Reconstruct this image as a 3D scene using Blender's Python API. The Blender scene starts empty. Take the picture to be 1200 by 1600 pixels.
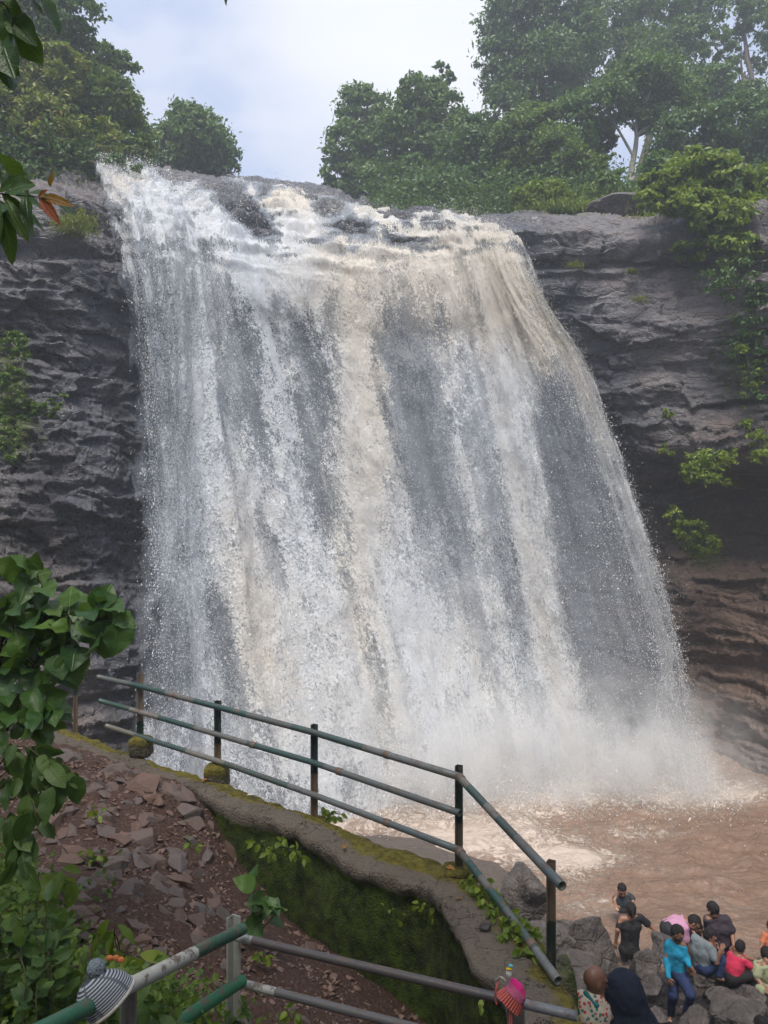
import bpy, bmesh, math, random
import numpy as np
from mathutils import Vector, Matrix

# ------------------------------------------------------------------ camera, world, sun
SC = bpy.context.scene
COL = SC.collection
FPX = 1164.0; EYE = 7.6; HOR = 830.0
PITCH = math.atan((HOR - 800.0) / FPX)
cam = bpy.data.cameras.new('camera'); camo = bpy.data.objects.new('camera', cam); COL.objects.link(camo)
cam.sensor_fit = 'VERTICAL'; cam.sensor_height = 36.0; cam.lens = 36.0 * FPX / 1600.0
cam.clip_start = 0.05; cam.clip_end = 2000
camo.location = (0, 0, EYE); camo.rotation_euler = (math.pi / 2 + PITCH, 0, 0)
SC.camera = camo

SUN_EL, SUN_AZ = 62.0, 190.0
W = bpy.data.worlds.new('World'); SC.world = W; W.use_nodes = True
wt = W.node_tree; wt.nodes.clear()
def wn(t, **kw):
    n = wt.nodes.new(t)
    for k, v in kw.items(): setattr(n, k, v)
    return n
sky = wn('ShaderNodeTexSky', sky_type='NISHITA', sun_disc=False)
sky.sun_elevation = math.radians(SUN_EL); sky.sun_rotation = math.radians(SUN_AZ)
sky.air_density = 1.2; sky.dust_density = 2.0; sky.altitude = 300
tc = wn('ShaderNodeTexCoord')
mp = wn('ShaderNodeMapping'); mp.inputs['Scale'].default_value = (1, 1, 2.2)
wt.links.new(tc.outputs['Generated'], mp.inputs['Vector'])
nz = wn('ShaderNodeTexNoise'); nz.inputs['Scale'].default_value = 6.5; nz.inputs['Detail'].default_value = 5; nz.inputs['Roughness'].default_value = .5
wt.links.new(mp.outputs[0], nz.inputs['Vector'])
rp = wn('ShaderNodeValToRGB'); rp.color_ramp.elements[0].position = .42; rp.color_ramp.elements[1].position = .60
rp.color_ramp.elements[0].color = (2.35, 2.75, 3.85, 1); rp.color_ramp.elements[1].color = (3.2, 3.42, 4.15, 1)
wt.links.new(nz.outputs['Fac'], rp.inputs['Fac'])
# brighter patch of cloud ahead of the camera, apart from the sun
nrm = wn('ShaderNodeVectorMath', operation='NORMALIZE'); wt.links.new(tc.outputs['Generated'], nrm.inputs[0])
dt = wn('ShaderNodeVectorMath', operation='DOT_PRODUCT'); wt.links.new(nrm.outputs[0], dt.inputs[0])
_e, _a = math.radians(36), math.radians(4)
dt.inputs[1].default_value = (math.sin(_a) * math.cos(_e), math.cos(_a) * math.cos(_e), math.sin(_e))
mr = wn('ShaderNodeMapRange'); mr.inputs['From Min'].default_value = .96; mr.inputs['From Max'].default_value = 1.0
mr.inputs['To Min'].default_value = 0; mr.inputs['To Max'].default_value = 1; mr.interpolation_type = 'SMOOTHSTEP'
wt.links.new(dt.outputs['Value'], mr.inputs['Value'])
glow = wn('ShaderNodeMix', data_type='RGBA'); glow.inputs['B'].default_value = (5.0, 4.95, 4.85, 1)
mul = wn('ShaderNodeMath', operation='MULTIPLY'); mul.inputs[1].default_value = .85
wt.links.new(mr.outputs[0], mul.inputs[0]); wt.links.new(mul.outputs[0], glow.inputs['Factor']); wt.links.new(rp.outputs[0], glow.inputs['A'])
mixs = wn('ShaderNodeMix', data_type='RGBA'); mixs.inputs['Factor'].default_value = .9
wt.links.new(sky.outputs[0], mixs.inputs['A']); wt.links.new(glow.outputs['Result'], mixs.inputs['B'])
bgn = wn('ShaderNodeBackground'); bgn.inputs['Strength'].default_value = .1
wt.links.new(mixs.outputs['Result'], bgn.inputs['Color'])
wo = wn('ShaderNodeOutputWorld'); wt.links.new(bgn.outputs[0], wo.inputs['Surface'])

sl = bpy.data.lights.new('sun', 'SUN'); sl.energy = 2.6; sl.angle = math.radians(25); sl.color = (1, .95, .87)
slo = bpy.data.objects.new('sun', sl); COL.objects.link(slo)
_sd = Vector((math.sin(math.radians(SUN_AZ)) * math.cos(math.radians(SUN_EL)), math.cos(math.radians(SUN_AZ)) * math.cos(math.radians(SUN_EL)), math.sin(math.radians(SUN_EL))))
slo.rotation_euler = _sd.to_track_quat('Z', 'Y').to_euler(); slo.location = (0, 0, 60)

SC.view_settings.view_transform = 'Standard'; SC.view_settings.look = 'None'
SC.view_settings.exposure = 1.24; SC.view_settings.gamma = 1.0; SC.view_settings.use_curve_mapping = False
SC.cycles.use_denoising = True
SC.cycles.max_bounces = 6; SC.cycles.diffuse_bounces = 3; SC.cycles.glossy_bounces = 2
SC.cycles.transmission_bounces = 3; SC.cycles.transparent_max_bounces = 24; SC.cycles.volume_bounces = 2
SC.cycles.volume_step_rate = 2.0; SC.cycles.volume_max_steps = 128
SC.cycles.sample_clamp_indirect = 4

# ------------------------------------------------------------------ numeric helpers
def P(px, py, d):
    """point at world depth y = d seen at photo pixel (px, py); arrays allowed"""
    px = np.asarray(px, float); py = np.asarray(py, float); d = np.asarray(d, float)
    x = (px - 600) / FPX; u = (800 - py) / FPX
    c, s = math.cos(PITCH), math.sin(PITCH)
    wy = c - s * u; wz = s + c * u
    k = d / wy
    return np.stack(np.broadcast_arrays(x * k, d, EYE + wz * k), -1)
def G(px, py, z):
    """point on the level plane z seen at the pixel"""
    q = P(px, py, 1.0); q0 = np.array([0, 0, EYE]); v = q - q0
    return q0 + v * ((z - EYE) / v[2])
def proj(v):
    v = np.asarray(v, float); c, s = math.cos(PITCH), math.sin(PITCH)
    dz = v[..., 2] - EYE; f = v[..., 1] * c + dz * s; u = -v[..., 1] * s + dz * c
    return 600 + FPX * v[..., 0] / f, 800 - FPX * u / f

def _h(ix, iy, iz, seed):
    n = (ix.astype(np.uint32) * np.uint32(374761393) + iy.astype(np.uint32) * np.uint32(668265263) + iz.astype(np.uint32) * np.uint32(2147483647 - 1274126177) + np.uint32(seed * 7919 + 13))
    n = (n ^ (n >> np.uint32(13))) * np.uint32(1274126177)
    n = (n ^ (n >> np.uint32(16))) * np.uint32(2246822519)
    n = n ^ (n >> np.uint32(15))
    return n.astype(np.float64) / 4294967295.0
def vn(p, seed=0):
    p = np.asarray(p, float); i = np.floor(p); f = p - i; i = i.astype(np.int64)
    f = f * f * f * (f * (f * 6 - 15) + 10)
    r = 0
    for dx in (0, 1):
        for dy in (0, 1):
            for dz in (0, 1):
                w = (f[..., 0] if dx else 1 - f[..., 0]) * (f[..., 1] if dy else 1 - f[..., 1]) * (f[..., 2] if dz else 1 - f[..., 2])
                r = r + w * _h(i[..., 0] + dx, i[..., 1] + dy, i[..., 2] + dz, seed)
    return r * 2 - 1
def fbm(p, o=4, seed=0, gain=.5, lac=2.03):
    p = np.asarray(p, float); a = 1; s = 0; t = 0
    for k in range(o):
        s = s + a * vn(p, seed + k * 31); t += a; a *= gain; p = p * lac + 17.3
    return s / t
def ridge(p, o=4, seed=0):
    p = np.asarray(p, float); a = 1; s = 0; t = 0
    for k in range(o):
        s = s + a * (1 - 2 * np.abs(vn(p, seed + k * 31))); t += a; a *= .5; p = p * 2.1 + 9.1
    return s / t
def sstep(a, b, x):
    t = np.clip((x - a) / (b - a), 0, 1); return t * t * (3 - 2 * t)
def xyz(a, b, c=0):
    return np.stack(np.broadcast_arrays(a, b, c), -1)
def unit(v):
    v = np.asarray(v, float); return v / (np.linalg.norm(v, axis=-1, keepdims=True) + 1e-12)

def mesh(name, V, F, uv=None, attrs=None, smooth=True, mi=None):
    """V (n,3); F list of arrays (m,3)/(m,4) or one array; uv per vertex"""
    V = np.ascontiguousarray(V, np.float32).reshape(-1, 3)
    if not isinstance(F, list): F = [F]
    F = [np.ascontiguousarray(f, np.int32) for f in F if len(f)]
    me = bpy.data.meshes.new(name)
    me.vertices.add(len(V)); me.vertices.foreach_set('co', V.ravel())
    nl = sum(f.size for f in F); npoly = sum(len(f) for f in F)
    me.loops.add(nl); me.polygons.add(npoly)
    lv = np.concatenate([f.ravel() for f in F]); me.loops.foreach_set('vertex_index', lv)
    tot = np.concatenate([np.full(len(f), f.shape[1], np.int32) for f in F])
    st = np.concatenate([[0], np.cumsum(tot)[:-1]]).astype(np.int32)
    me.polygons.foreach_set('loop_start', st)
    me.polygons.foreach_set('use_smooth', np.full(npoly, smooth, bool))
    if mi is not None: me.polygons.foreach_set('material_index', np.asarray(mi, np.int32))
    if uv is not None:
        l = me.uv_layers.new(name='UVMap'); l.data.foreach_set('uv', np.asarray(uv, np.float32)[lv].ravel())
    for k, a in (attrs or {}).items():
        at = me.attributes.new(k, 'FLOAT', 'POINT'); at.data.foreach_set('value', np.asarray(a, np.float32).ravel())
    me.update(calc_edges=True); me.validate()
    return me
def tag(o, label=None, cat=None, group=None, kind=None):
    if label: o['label'] = label
    if cat: o['category'] = cat
    if group: o['group'] = group
    if kind: o['kind'] = kind
    return o
def obj(name, me, mat=None, parent=None, loc=None, rot=None, scale=None):
    if mat is not None and len(me.materials) == 0:
        for m in (mat if isinstance(mat, (list, tuple)) else [mat]): me.materials.append(m)
    o = bpy.data.objects.new(name, me); COL.objects.link(o)
    if parent is not None:
        o.parent = parent
        if loc is None and parent.type == 'EMPTY':   # mesh given in world space
            o.location = -Vector(parent.location)
    if loc is not None: o.location = loc
    if rot is not None: o.rotation_euler = rot
    if scale is not None: o.scale = scale
    return o
def empty(name, loc=(0, 0, 0)):
    o = bpy.data.objects.new(name, None); COL.objects.link(o); o.location = loc; o.empty_display_size = .1
    return o
def join(parts):
    Vs, F3, F4, n = [], [], [], 0
    for V, F in parts:
        V = np.asarray(V, float).reshape(-1, 3)
        for f in (F if isinstance(F, list) else [F]):
            f = np.asarray(f)
            if len(f): (F3 if f.shape[1] == 3 else F4).append(f + n)
        Vs.append(V); n += len(V)
    return np.concatenate(Vs), [np.concatenate(x) for x in (F3, F4) if x]
def gridF(nu, nv):
    i = np.arange(nu * nv).reshape(nu, nv)
    return np.stack([i[:-1, :-1], i[1:, :-1], i[1:, 1:], i[:-1, 1:]], -1).reshape(-1, 4)
def box(c, s, R=None):
    c = np.asarray(c, float); s = np.asarray(s, float) / 2
    v = np.array([[x, y, z] for x in (-1, 1) for y in (-1, 1) for z in (-1, 1)], float) * s
    if R is not None: v = v @ np.asarray(R).T
    f = np.array([[0, 1, 3, 2], [4, 6, 7, 5], [0, 4, 5, 1], [2, 3, 7, 6], [0, 2, 6, 4], [1, 5, 7, 3]])
    return v + c, f
def tube(pts, r, n=10, cap=True, hollow=False):
    pts = np.asarray(pts, float); m = len(pts); r = np.broadcast_to(np.asarray(r, float), (m,))
    T = np.gradient(pts, axis=0) if m > 2 else np.repeat((pts[1] - pts[0])[None], m, 0)
    T = unit(T); up = np.array([0, 0, 1.0]) if abs(T[0][2]) < .9 else np.array([1.0, 0, 0])
    A = []; prev = unit(np.cross(T[0], up))
    for t in T:
        a = prev - t * np.dot(prev, t); a = unit(a); prev = a; A.append(a)
    A = np.array(A); B = np.cross(T, A)
    th = np.arange(n) / n * 2 * math.pi
    V = pts[:, None] + r[:, None, None] * (np.cos(th)[None, :, None] * A[:, None] + np.sin(th)[None, :, None] * B[:, None])
    i = np.arange(m * n).reshape(m, n); j = np.roll(i, -1, 1)
    F = np.stack([i[:-1], j[:-1], j[1:], i[1:]], -1).reshape(-1, 4)
    V = V.reshape(-1, 3); fs = [F]
    if hollow:
        k = len(V); ends = []
        Vi = []
        for e, s in ((0, 1), (m - 1, -1)):
            c = pts[e]; ring = V[e * n:(e + 1) * n]
            a = c + (ring - c) * .82; b = a + T[e] * s * r[e] * 2.2
            i0 = k + len(Vi) * n if False else k + sum(len(q) for q in Vi)
            Vi += [a, b]
            o = np.arange(e * n, (e + 1) * n); on = np.roll(o, -1); ia = i0 + np.arange(n); ian = np.roll(ia, -1); ib = ia + n; ibn = np.roll(ib, -1)
            fs += [np.stack([o, on, ian, ia], -1), np.stack([ia, ian, ibn, ib], -1)]
            tri = np.array([[ib[0], ib[q], ib[q + 1]] for q in range(1, n - 1)]); fs.append(tri)
        V = np.concatenate([V] + Vi)
    elif cap:
        for e in (0, m - 1):
            b = e * n; fs.append(np.array([[b, b + q, b + q + 1] for q in range(1, n - 1)]))
    F4 = np.concatenate([f for f in fs if f.shape[1] == 4]); F3 = [f for f in fs if f.shape[1] == 3]
    return V, ([np.concatenate(F3)] if F3 else []) + [F4]
def cr(C, t):
    """Catmull-Rom along axis 0 of C at positions t in [0, n-1]"""
    n = C.shape[0]; i = np.clip(np.floor(t).astype(int), 0, n - 2); f = (t - i)
    g = lambda k: C[np.clip(k, 0, n - 1)]
    p0, p1, p2, p3 = g(i - 1), g(i), g(i + 1), g(i + 2); f = f.reshape((-1,) + (1,) * (C.ndim - 1))
    p0 = np.where((i == 0).reshape(f.shape), 2 * p1 - p2, p0); p3 = np.where((i == n - 2).reshape(f.shape), 2 * p2 - p1, p3)
    return .5 * (2 * p1 + (p2 - p0) * f + (2 * p0 - 5 * p1 + 4 * p2 - p3) * f ** 2 + (3 * p1 - p0 - 3 * p2 + p3) * f ** 3)
def net(C, nu, nv):
    C = np.asarray(C, float); A = cr(C, np.linspace(0, C.shape[0] - 1, nu))
    return cr(A.transpose(1, 0, 2), np.linspace(0, C.shape[1] - 1, nv)).transpose(1, 0, 2)
def gnormals(S):
    du = np.gradient(S, axis=0); dv = np.gradient(S, axis=1); return unit(np.cross(du, dv))
def tps(pts, vals):
    pts = np.asarray(pts, float); n = len(pts)
    U = lambda r2: np.where(r2 > 1e-9, r2 * np.log(r2 + 1e-12), 0)
    K = U(((pts[:, None] - pts[None]) ** 2).sum(-1)) + np.eye(n) * .05; Pm = np.c_[np.ones(n), pts]
    A = np.block([[K, Pm], [Pm.T, np.zeros((3, 3))]]); w = np.linalg.solve(A, np.r_[vals, 0, 0, 0])
    def f(x, y):
        q = np.stack([x, y], -1); r2 = ((q[..., None, :] - pts) ** 2).sum(-1)
        return U(r2) @ w[:n] + w[n] + w[n + 1] * x + w[n + 2] * y
    return f
_ico = {}
def ico(sub):
    if sub not in _ico:
        bm = bmesh.new(); bmesh.ops.create_icosphere(bm, subdivisions=sub, radius=1)
        bm.verts.index_update()
        _ico[sub] = (np.array([v.co[:] for v in bm.verts]), np.array([[v.index for v in f.verts] for f in bm.faces])); bm.free()
    return _ico[sub]
def rock(seed, sub=3, nplanes=13, rough=.05, dims=(1, 1, 1), nf=2.0):
    V, F = ico(sub); rs = np.random.RandomState(seed)
    N = unit(rs.normal(size=(nplanes, 3))); h = rs.uniform(.62, 1.0, nplanes)
    dd = V @ N.T; r = np.min(np.where(dd > .05, h / np.maximum(dd, .05), 9), 1); r = np.minimum(r, 1.25)
    X = V * r[:, None]; X = X * (1 + rough * fbm(X * nf + seed * 3.1, 4, seed)[:, None])
    return X * np.asarray(dims), F
def hullrock(seed, dims=(1, 1, 1), n=13):
    rs = np.random.RandomState(seed); p = unit(rs.normal(size=(n, 3))) * rs.uniform(.75, 1.1, (n, 1)) * np.asarray(dims)
    bm = bmesh.new(); [bm.verts.new(q) for q in p]; r = bmesh.ops.convex_hull(bm, input=bm.verts)
    dele = [v for v in bm.verts if not v.link_faces]; bmesh.ops.delete(bm, geom=dele, context='VERTS')
    bm.verts.index_update(); V = np.array([v.co[:] for v in bm.verts]); F = np.array([[v.index for v in f.verts] for f in bm.faces]); bm.free()
    return V, F
def rotm(rs, tilt=math.pi):
    return np.array(Matrix.Rotation(rs.uniform(0, 2 * math.pi), 3, 'Z') @ Matrix.Rotation(rs.uniform(-tilt, tilt), 3, 'X') @ Matrix.Rotation(rs.uniform(-tilt, tilt), 3, 'Y'))

# ------------------------------------------------------------------ materials
class NT:
    def __init__(s, name):
        s.m = bpy.data.materials.new(name); s.m.use_nodes = True; s.t = s.m.node_tree; s.t.nodes.clear()
        s.out = s.t.nodes.new('ShaderNodeOutputMaterial')
    def n(s, typ, ins=None, **kw):
        x = s.t.nodes.new(typ)
        for k, v in kw.items(): setattr(x, k, v)
        for k, v in (ins or {}).items(): s.set(x.inputs[k], v)
        return x
    def set(s, sock, v):
        if isinstance(v, bpy.types.NodeSocket): s.t.links.new(v, sock)
        elif isinstance(v, bpy.types.Node): s.t.links.new(v.outputs[0], sock)
        else:
            if isinstance(v, (tuple, list)) and len(v) == 3 and len(sock.default_value) == 4: v = (*v, 1)
            sock.default_value = v
    def coord(s, kind='Object', scale=(1, 1, 1), rot=(0, 0, 0)):
        c = s.n('ShaderNodeTexCoord').outputs[kind]
        return s.n('ShaderNodeMapping', {'Vector': c, 'Scale': scale, 'Rotation': rot}).outputs[0]
    def noise(s, vec, scale, detail=4, rough=.5, dist=0.0):
        return s.n('ShaderNodeTexNoise', {'Vector': vec, 'Scale': scale, 'Detail': detail, 'Roughness': rough, 'Distortion': dist}).outputs['Fac']
    def vor(s, vec, scale, feat='F1', out='Distance', rnd=1.0):
        return s.n('ShaderNodeTexVoronoi', {'Vector': vec, 'Scale': scale, 'Randomness': rnd}, feature=feat).outputs[out]
    def ramp(s, fac, a, b, ca=(0, 0, 0), cb=(1, 1, 1)):
        r = s.n('ShaderNodeValToRGB', {'Fac': fac}); e = r.color_ramp.elements
        e[0].position = a; e[1].position = b; e[0].color = (*ca, 1); e[1].color = (*cb, 1); return r.outputs[0]
    def rng(s, v, a, b, c=0.0, d=1.0, smooth=True):
        return s.n('ShaderNodeMapRange', {'Value': v, 'From Min': a, 'From Max': b, 'To Min': c, 'To Max': d}, interpolation_type='SMOOTHSTEP' if smooth else 'LINEAR').outputs[0]
    def math(s, op, a, b=0.0, clamp=False):
        return s.n('ShaderNodeMath', {0: a, 1: b}, operation=op, use_clamp=clamp).outputs[0]
    def mix(s, f, a, b, blend='MIX'):
        return s.n('ShaderNodeMix', {'Factor': f, 'A': a, 'B': b}, data_type='RGBA', blend_type=blend).outputs['Result'] if False else s._mix(f, a, b, blend)
    def _mix(s, f, a, b, blend):
        x = s.t.nodes.new('ShaderNodeMix'); x.data_type = 'RGBA'; x.blend_type = blend
        s.set(x.inputs[0], f); s.set(x.inputs[6], a); s.set(x.inputs[7], b); return x.outputs[2]
    def attr(s, name):
        return s.n('ShaderNodeAttribute', attribute_name=name).outputs['Fac']
    def bump(s, h, strength=.5, dist=.02, normal=None):
        b = s.n('ShaderNodeBump', {'Height': h, 'Strength': strength, 'Distance': dist})
        if normal is not None: s.set(b.inputs['Normal'], normal)
        return b.outputs[0]
    def rnd(s): return s.n('ShaderNodeObjectInfo').outputs['Random']
    def bsdf(s, color, rough=.6, normal=None, spec=.5, metal=0.0, **kw):
        p = s.n('ShaderNodeBsdfPrincipled', {'Base Color': color, 'Roughness': rough, 'Specular IOR Level': spec, 'Metallic': metal})
        if normal is not None: s.set(p.inputs['Normal'], normal)
        for k, v in kw.items(): s.set(p.inputs[k.replace('_', ' ')], v)
        return p.outputs[0]
    def done(s, sh, vol=None):
        if sh is not None: s.t.links.new(sh, s.out.inputs['Surface'])
        if vol is not None: s.t.links.new(vol, s.out.inputs['Volume'])
        return s.m

def mat_cliff():
    s = NT('wet_basalt'); c = s.coord('Object'); ch = s.coord('Object', (1, 1, 1.5))
    n1 = s.noise(ch, .55, 6, .6); n2 = s.noise(ch, 3.2, 6, .65); n3 = s.noise(c, 14, 5, .65)
    base = s.mix(s.ramp(n1, .35, .68), (.150, .118, .108), (.092, .096, .112))
    base = s.mix(s.rng(n2, .42, .7, 0, .7), base, (.215, .172, .150))
    base = s.mix(s.rng(n3, .5, .75, 0, .5), base, (.075, .066, .064))
    brown_f = s.attr('brown'); base = s.mix(s.math('MULTIPLY', brown_f, .8), base, s.mix(n2, (.10, .058, .036), (.19, .115, .075)))  # the rock itself is browner where this attribute is high
    pale = s.attr('pale'); base = s.mix(s.math('MULTIPLY', pale, .7), base, s.mix(n1, (.21, .175, .165), (.15, .155, .18)))
    wet = s.attr('wet'); base = s.mix(s.math('MULTIPLY', wet, .75), base, (.072, .082, .104))
    moss = s.attr('moss'); mn = s.noise(c, 5, 5, .7)
    mf = s.math('MULTIPLY', s.rng(s.math('ADD', moss, s.math('MULTIPLY', mn, .9)), .85, 1.05), .9)
    base = s.mix(mf, base, s.mix(n3, (.035, .05, .012), (.10, .12, .02)))
    warp = s.n('ShaderNodeMix', {0: .18}, data_type='VECTOR'); s.set(warp.inputs[4], ch); s.set(warp.inputs[5], s.n('ShaderNodeTexNoise', {'Vector': c, 'Scale': 2.0, 'Detail': 3.0}).outputs['Color'])
    cr1 = s.vor(warp.outputs[1], 1.1, 'DISTANCE_TO_EDGE'); crk = s.rng(cr1, 0, .03, 0, 1)
    cr2 = s.vor(warp.outputs[1], 3.6, 'DISTANCE_TO_EDGE'); crk2 = s.rng(cr2, 0, .05, .45, 1)
    h = s.math('ADD', s.math('MULTIPLY', n2, 1.6), s.math('MULTIPLY', n3, .5))
    h = s.math('ADD', h, s.math('MULTIPLY', s.math('MULTIPLY', crk, crk2), .35))
    nb = s.bump(h, 1.0, .10)
    rough = s.rng(s.math('ADD', n2, s.math('MULTIPLY', wet, -.35)), .2, .7, .3, .75)
    return s.done(s.bsdf(base, rough, nb, .45))

def mat_stone(name='broken_basalt', a=(.175, .095, .068), b=(.125, .112, .108), rough=.62):
    s = NT(name); c = s.coord('Object'); r = s.rnd(); n = s.noise(c, 9, 5, .65); n2 = s.noise(c, 45, 4, .6)
    col = s.mix(r, a, b); col = s.mix(s.rng(n, .4, .7, 0, .6), col, (.19, .14, .11)); col = s.mix(s.rng(n2, .5, .72, 0, .5), col, (.05, .04, .035))
    g = s.n('ShaderNodeNewGeometry'); up = s.n('ShaderNodeSeparateXYZ', {0: g.outputs['Normal']}).outputs['Z']
    col = s.mix(s.math('MULTIPLY', s.rng(s.math('ADD', s.noise(c, 3, 3), s.math('MULTIPLY', up, .12)), .55, .7), .35), col, (.13, .075, .05))
    return s.done(s.bsdf(col, s.rng(n, .3, .7, rough - .15, rough + .15), s.bump(s.math('ADD', n, s.math('MULTIPLY', n2, .4)), .7, .02), .4))
def mat_boulder():
    s = NT('wet_boulder'); c = s.coord('Object'); r = s.rnd(); n = s.noise(c, 3.5, 7, .68); n2 = s.noise(c, 22, 5, .65)
    col = s.mix(r, (.060, .048, .042), (.095, .080, .072)); col = s.mix(s.rng(n, .42, .66, 0, .75), col, (.16, .135, .118)); col = s.mix(s.rng(n2, .52, .7, 0, .6), col, (.035, .032, .032))
    v = s.rng(s.vor(c, 2.3, 'DISTANCE_TO_EDGE'), 0, .05)
    h = s.math('ADD', s.math('ADD', n, s.math('MULTIPLY', n2, .4)), s.math('MULTIPLY', v, .15))
    return s.done(s.bsdf(col, s.rng(n, .3, .7, .25, .55), s.bump(h, 1.0, .12), .5))
def mat_dirt():
    s = NT('red_brown_soil'); c = s.coord('Object'); n = s.noise(c, 2.2, 5, .6); n2 = s.noise(c, 26, 6, .7); v = s.vor(c, 34)
    col = s.mix(n, (.10, .05, .034), (.06, .036, .027)); col = s.mix(s.rng(n2, .45, .7), col, (.12, .078, .06)); col = s.mix(s.rng(v, .1, .5, .5, 0), col, (.04, .025, .02))
    return s.done(s.bsdf(col, .85, s.bump(s.math('ADD', n2, s.math('MULTIPLY', v, -.6)), 1.0, .03), .25))
def mat_bank():
    s = NT('muddy_bank'); c = s.coord('Object'); n = s.noise(c, 2.2, 5, .6); n2 = s.noise(c, 16, 6, .7)
    col = s.mix(n, (.10, .072, .056), (.06, .05, .045)); col = s.mix(s.rng(n2, .45, .7), col, (.16, .125, .10))
    return s.done(s.bsdf(col, .5, s.bump(n2, 1.0, .06), .4))
def mat_concrete():
    s = NT('mossy_concrete'); c = s.coord('Object'); n = s.noise(c, 3.0, 5, .6); n2 = s.noise(c, 40, 5, .7)
    col = s.mix(n, (.175, .145, .112), (.11, .088, .068)); col = s.mix(s.rng(n2, .45, .75, 0, .6), col, (.045, .038, .033))
    m = s.attr('moss'); mf = s.rng(s.math('ADD', m, s.math('MULTIPLY', s.noise(c, 7, 6, .7), .6)), .58, .80)
    mc = s.mix(s.rng(s.noise(c, 18, 5, .7), .35, .65), (.11, .10, .015), (.25, .20, .03))
    col = s.mix(mf, col, mc)
    g = s.attr('green'); gf = s.rng(s.math('ADD', g, s.math('MULTIPLY', s.noise(c, 3.2, 6, .72), .8)), .62, .92)
    gc = s.mix(s.rng(s.noise(c, 9, 6, .7), .35, .68), (.020, .032, .005), (.085, .13, .014))
    col = s.mix(gf, col, gc)
    crk = s.rng(s.vor(s.n('ShaderNodeVectorMath', {0: c, 1: s.n('ShaderNodeTexNoise', {'Vector': c, 'Scale': 6.0, 'Detail': 4.0}).outputs['Color']}, operation='ADD').outputs[0], 1.6, 'DISTANCE_TO_EDGE'), 0, .012, 1, 0)
    peb = s.vor(c, 55); col = s.mix(s.math('MULTIPLY', s.rng(peb, .15, .4, 1, 0), .35), col, (.17, .15, .13)); col = s.mix(s.math('MULTIPLY', crk, .8), col, (.02, .018, .015))
    stain = s.rng(s.noise(c, 1.3, 6, .7), .48, .66); col = s.mix(s.math('MULTIPLY', stain, .45), col, (.06, .047, .035))
    h = s.math('ADD', s.math('MULTIPLY', n2, .5), s.math('MULTIPLY', s.math('MAXIMUM', mf, gf), s.noise(c, 60, 4, .7)))
    h = s.math('SUBTRACT', s.math('SUBTRACT', h, s.math('MULTIPLY', peb, .4)), s.math('MULTIPLY', crk, .6))
    return s.done(s.bsdf(col, .85, s.bump(h, 1.0, .035), .2))
def mat_leaf(name, a, b, rough=.45, trans=.35, tip=None, vein=False, spec=.4):
    s = NT(name); v = s.attr('var'); r = s.rnd(); f = s.math('FRACT', s.math('ADD', v, s.math('MULTIPLY', r, .37)))
    col = s.mix(f, a, b)
    if tip: col = s.mix(s.rng(v, .86, .97), col, tip)
    nb = None
    if vein:
        c = s.coord('UV'); sp = s.n('ShaderNodeSeparateXYZ', {0: c})
        ax = s.math('ABSOLUTE', sp.outputs['X'])
        mid = s.rng(ax, 0, .035, 1, 0)
        side = s.math('SINE', s.math('MULTIPLY', s.math('ADD', sp.outputs['Y'], s.math('MULTIPLY', ax, -.9)), 52.0))
        sv = s.rng(side, .72, 1.0, 0, .6)
        veins = s.math('MAXIMUM', mid, sv)
        n = s.noise(s.coord('Object'), 30, 4)
        col = s.mix(s.math('MULTIPLY', veins, .4), col, s.mix(.5, b, (.16, .20, .06)))
        col = s.mix(s.rng(n, .4, .7, 0, .4), col, a)
        nb = s.bump(s.math('ADD', s.math('MULTIPLY', veins, -1.0), s.math('MULTIPLY', n, .8)), .5, .004)
    p = s.bsdf(col, rough, nb, spec)
    tr = s.n('ShaderNodeBsdfTranslucent', {'Color': s.mix(.45, col, (.16, .26, .02))}).outputs[0]
    if nb is not None: pass
    return s.done(s.n('ShaderNodeMixShader', {0: trans, 1: p, 2: tr}).outputs[0])
def mat_bark(name='bark', a=(.09, .07, .055), b=(.16, .14, .12)):
    s = NT(name); c = s.coord('Object', (6, 6, 1.5)); n = s.noise(c, 3, 5, .65)
    return s.done(s.bsdf(s.mix(n, a, b), .85, s.bump(n, .8, .03), .2))
def mat_plain(name, col, rough=.6, spec=.4, var=.25, nscale=30, bumpd=.004, wob=None):
    s = NT(name); c = s.coord('Object'); n = s.noise(c, nscale, 4, .6)
    dk = tuple(x * (1 - var) for x in col); lt = tuple(min(1, x * (1 + var)) for x in col)
    return s.done(s.bsdf(s.mix(n, dk, lt), rough, s.bump(n, .5, bumpd), spec))
def mat_cloth(name, col, var=.25):
    s = NT(name); c = s.coord('Object'); n = s.noise(c, 9, 5, .6, .4); n2 = s.noise(c, 240, 2)
    dk = tuple(x * (1 - var) for x in col); lt = tuple(min(1, x * (1 + var)) for x in col)
    return s.done(s.bsdf(s.mix(n, dk, lt), .8, s.bump(s.math('ADD', n, s.math('MULTIPLY', n2, .1)), .55, .03), .25))
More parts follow.
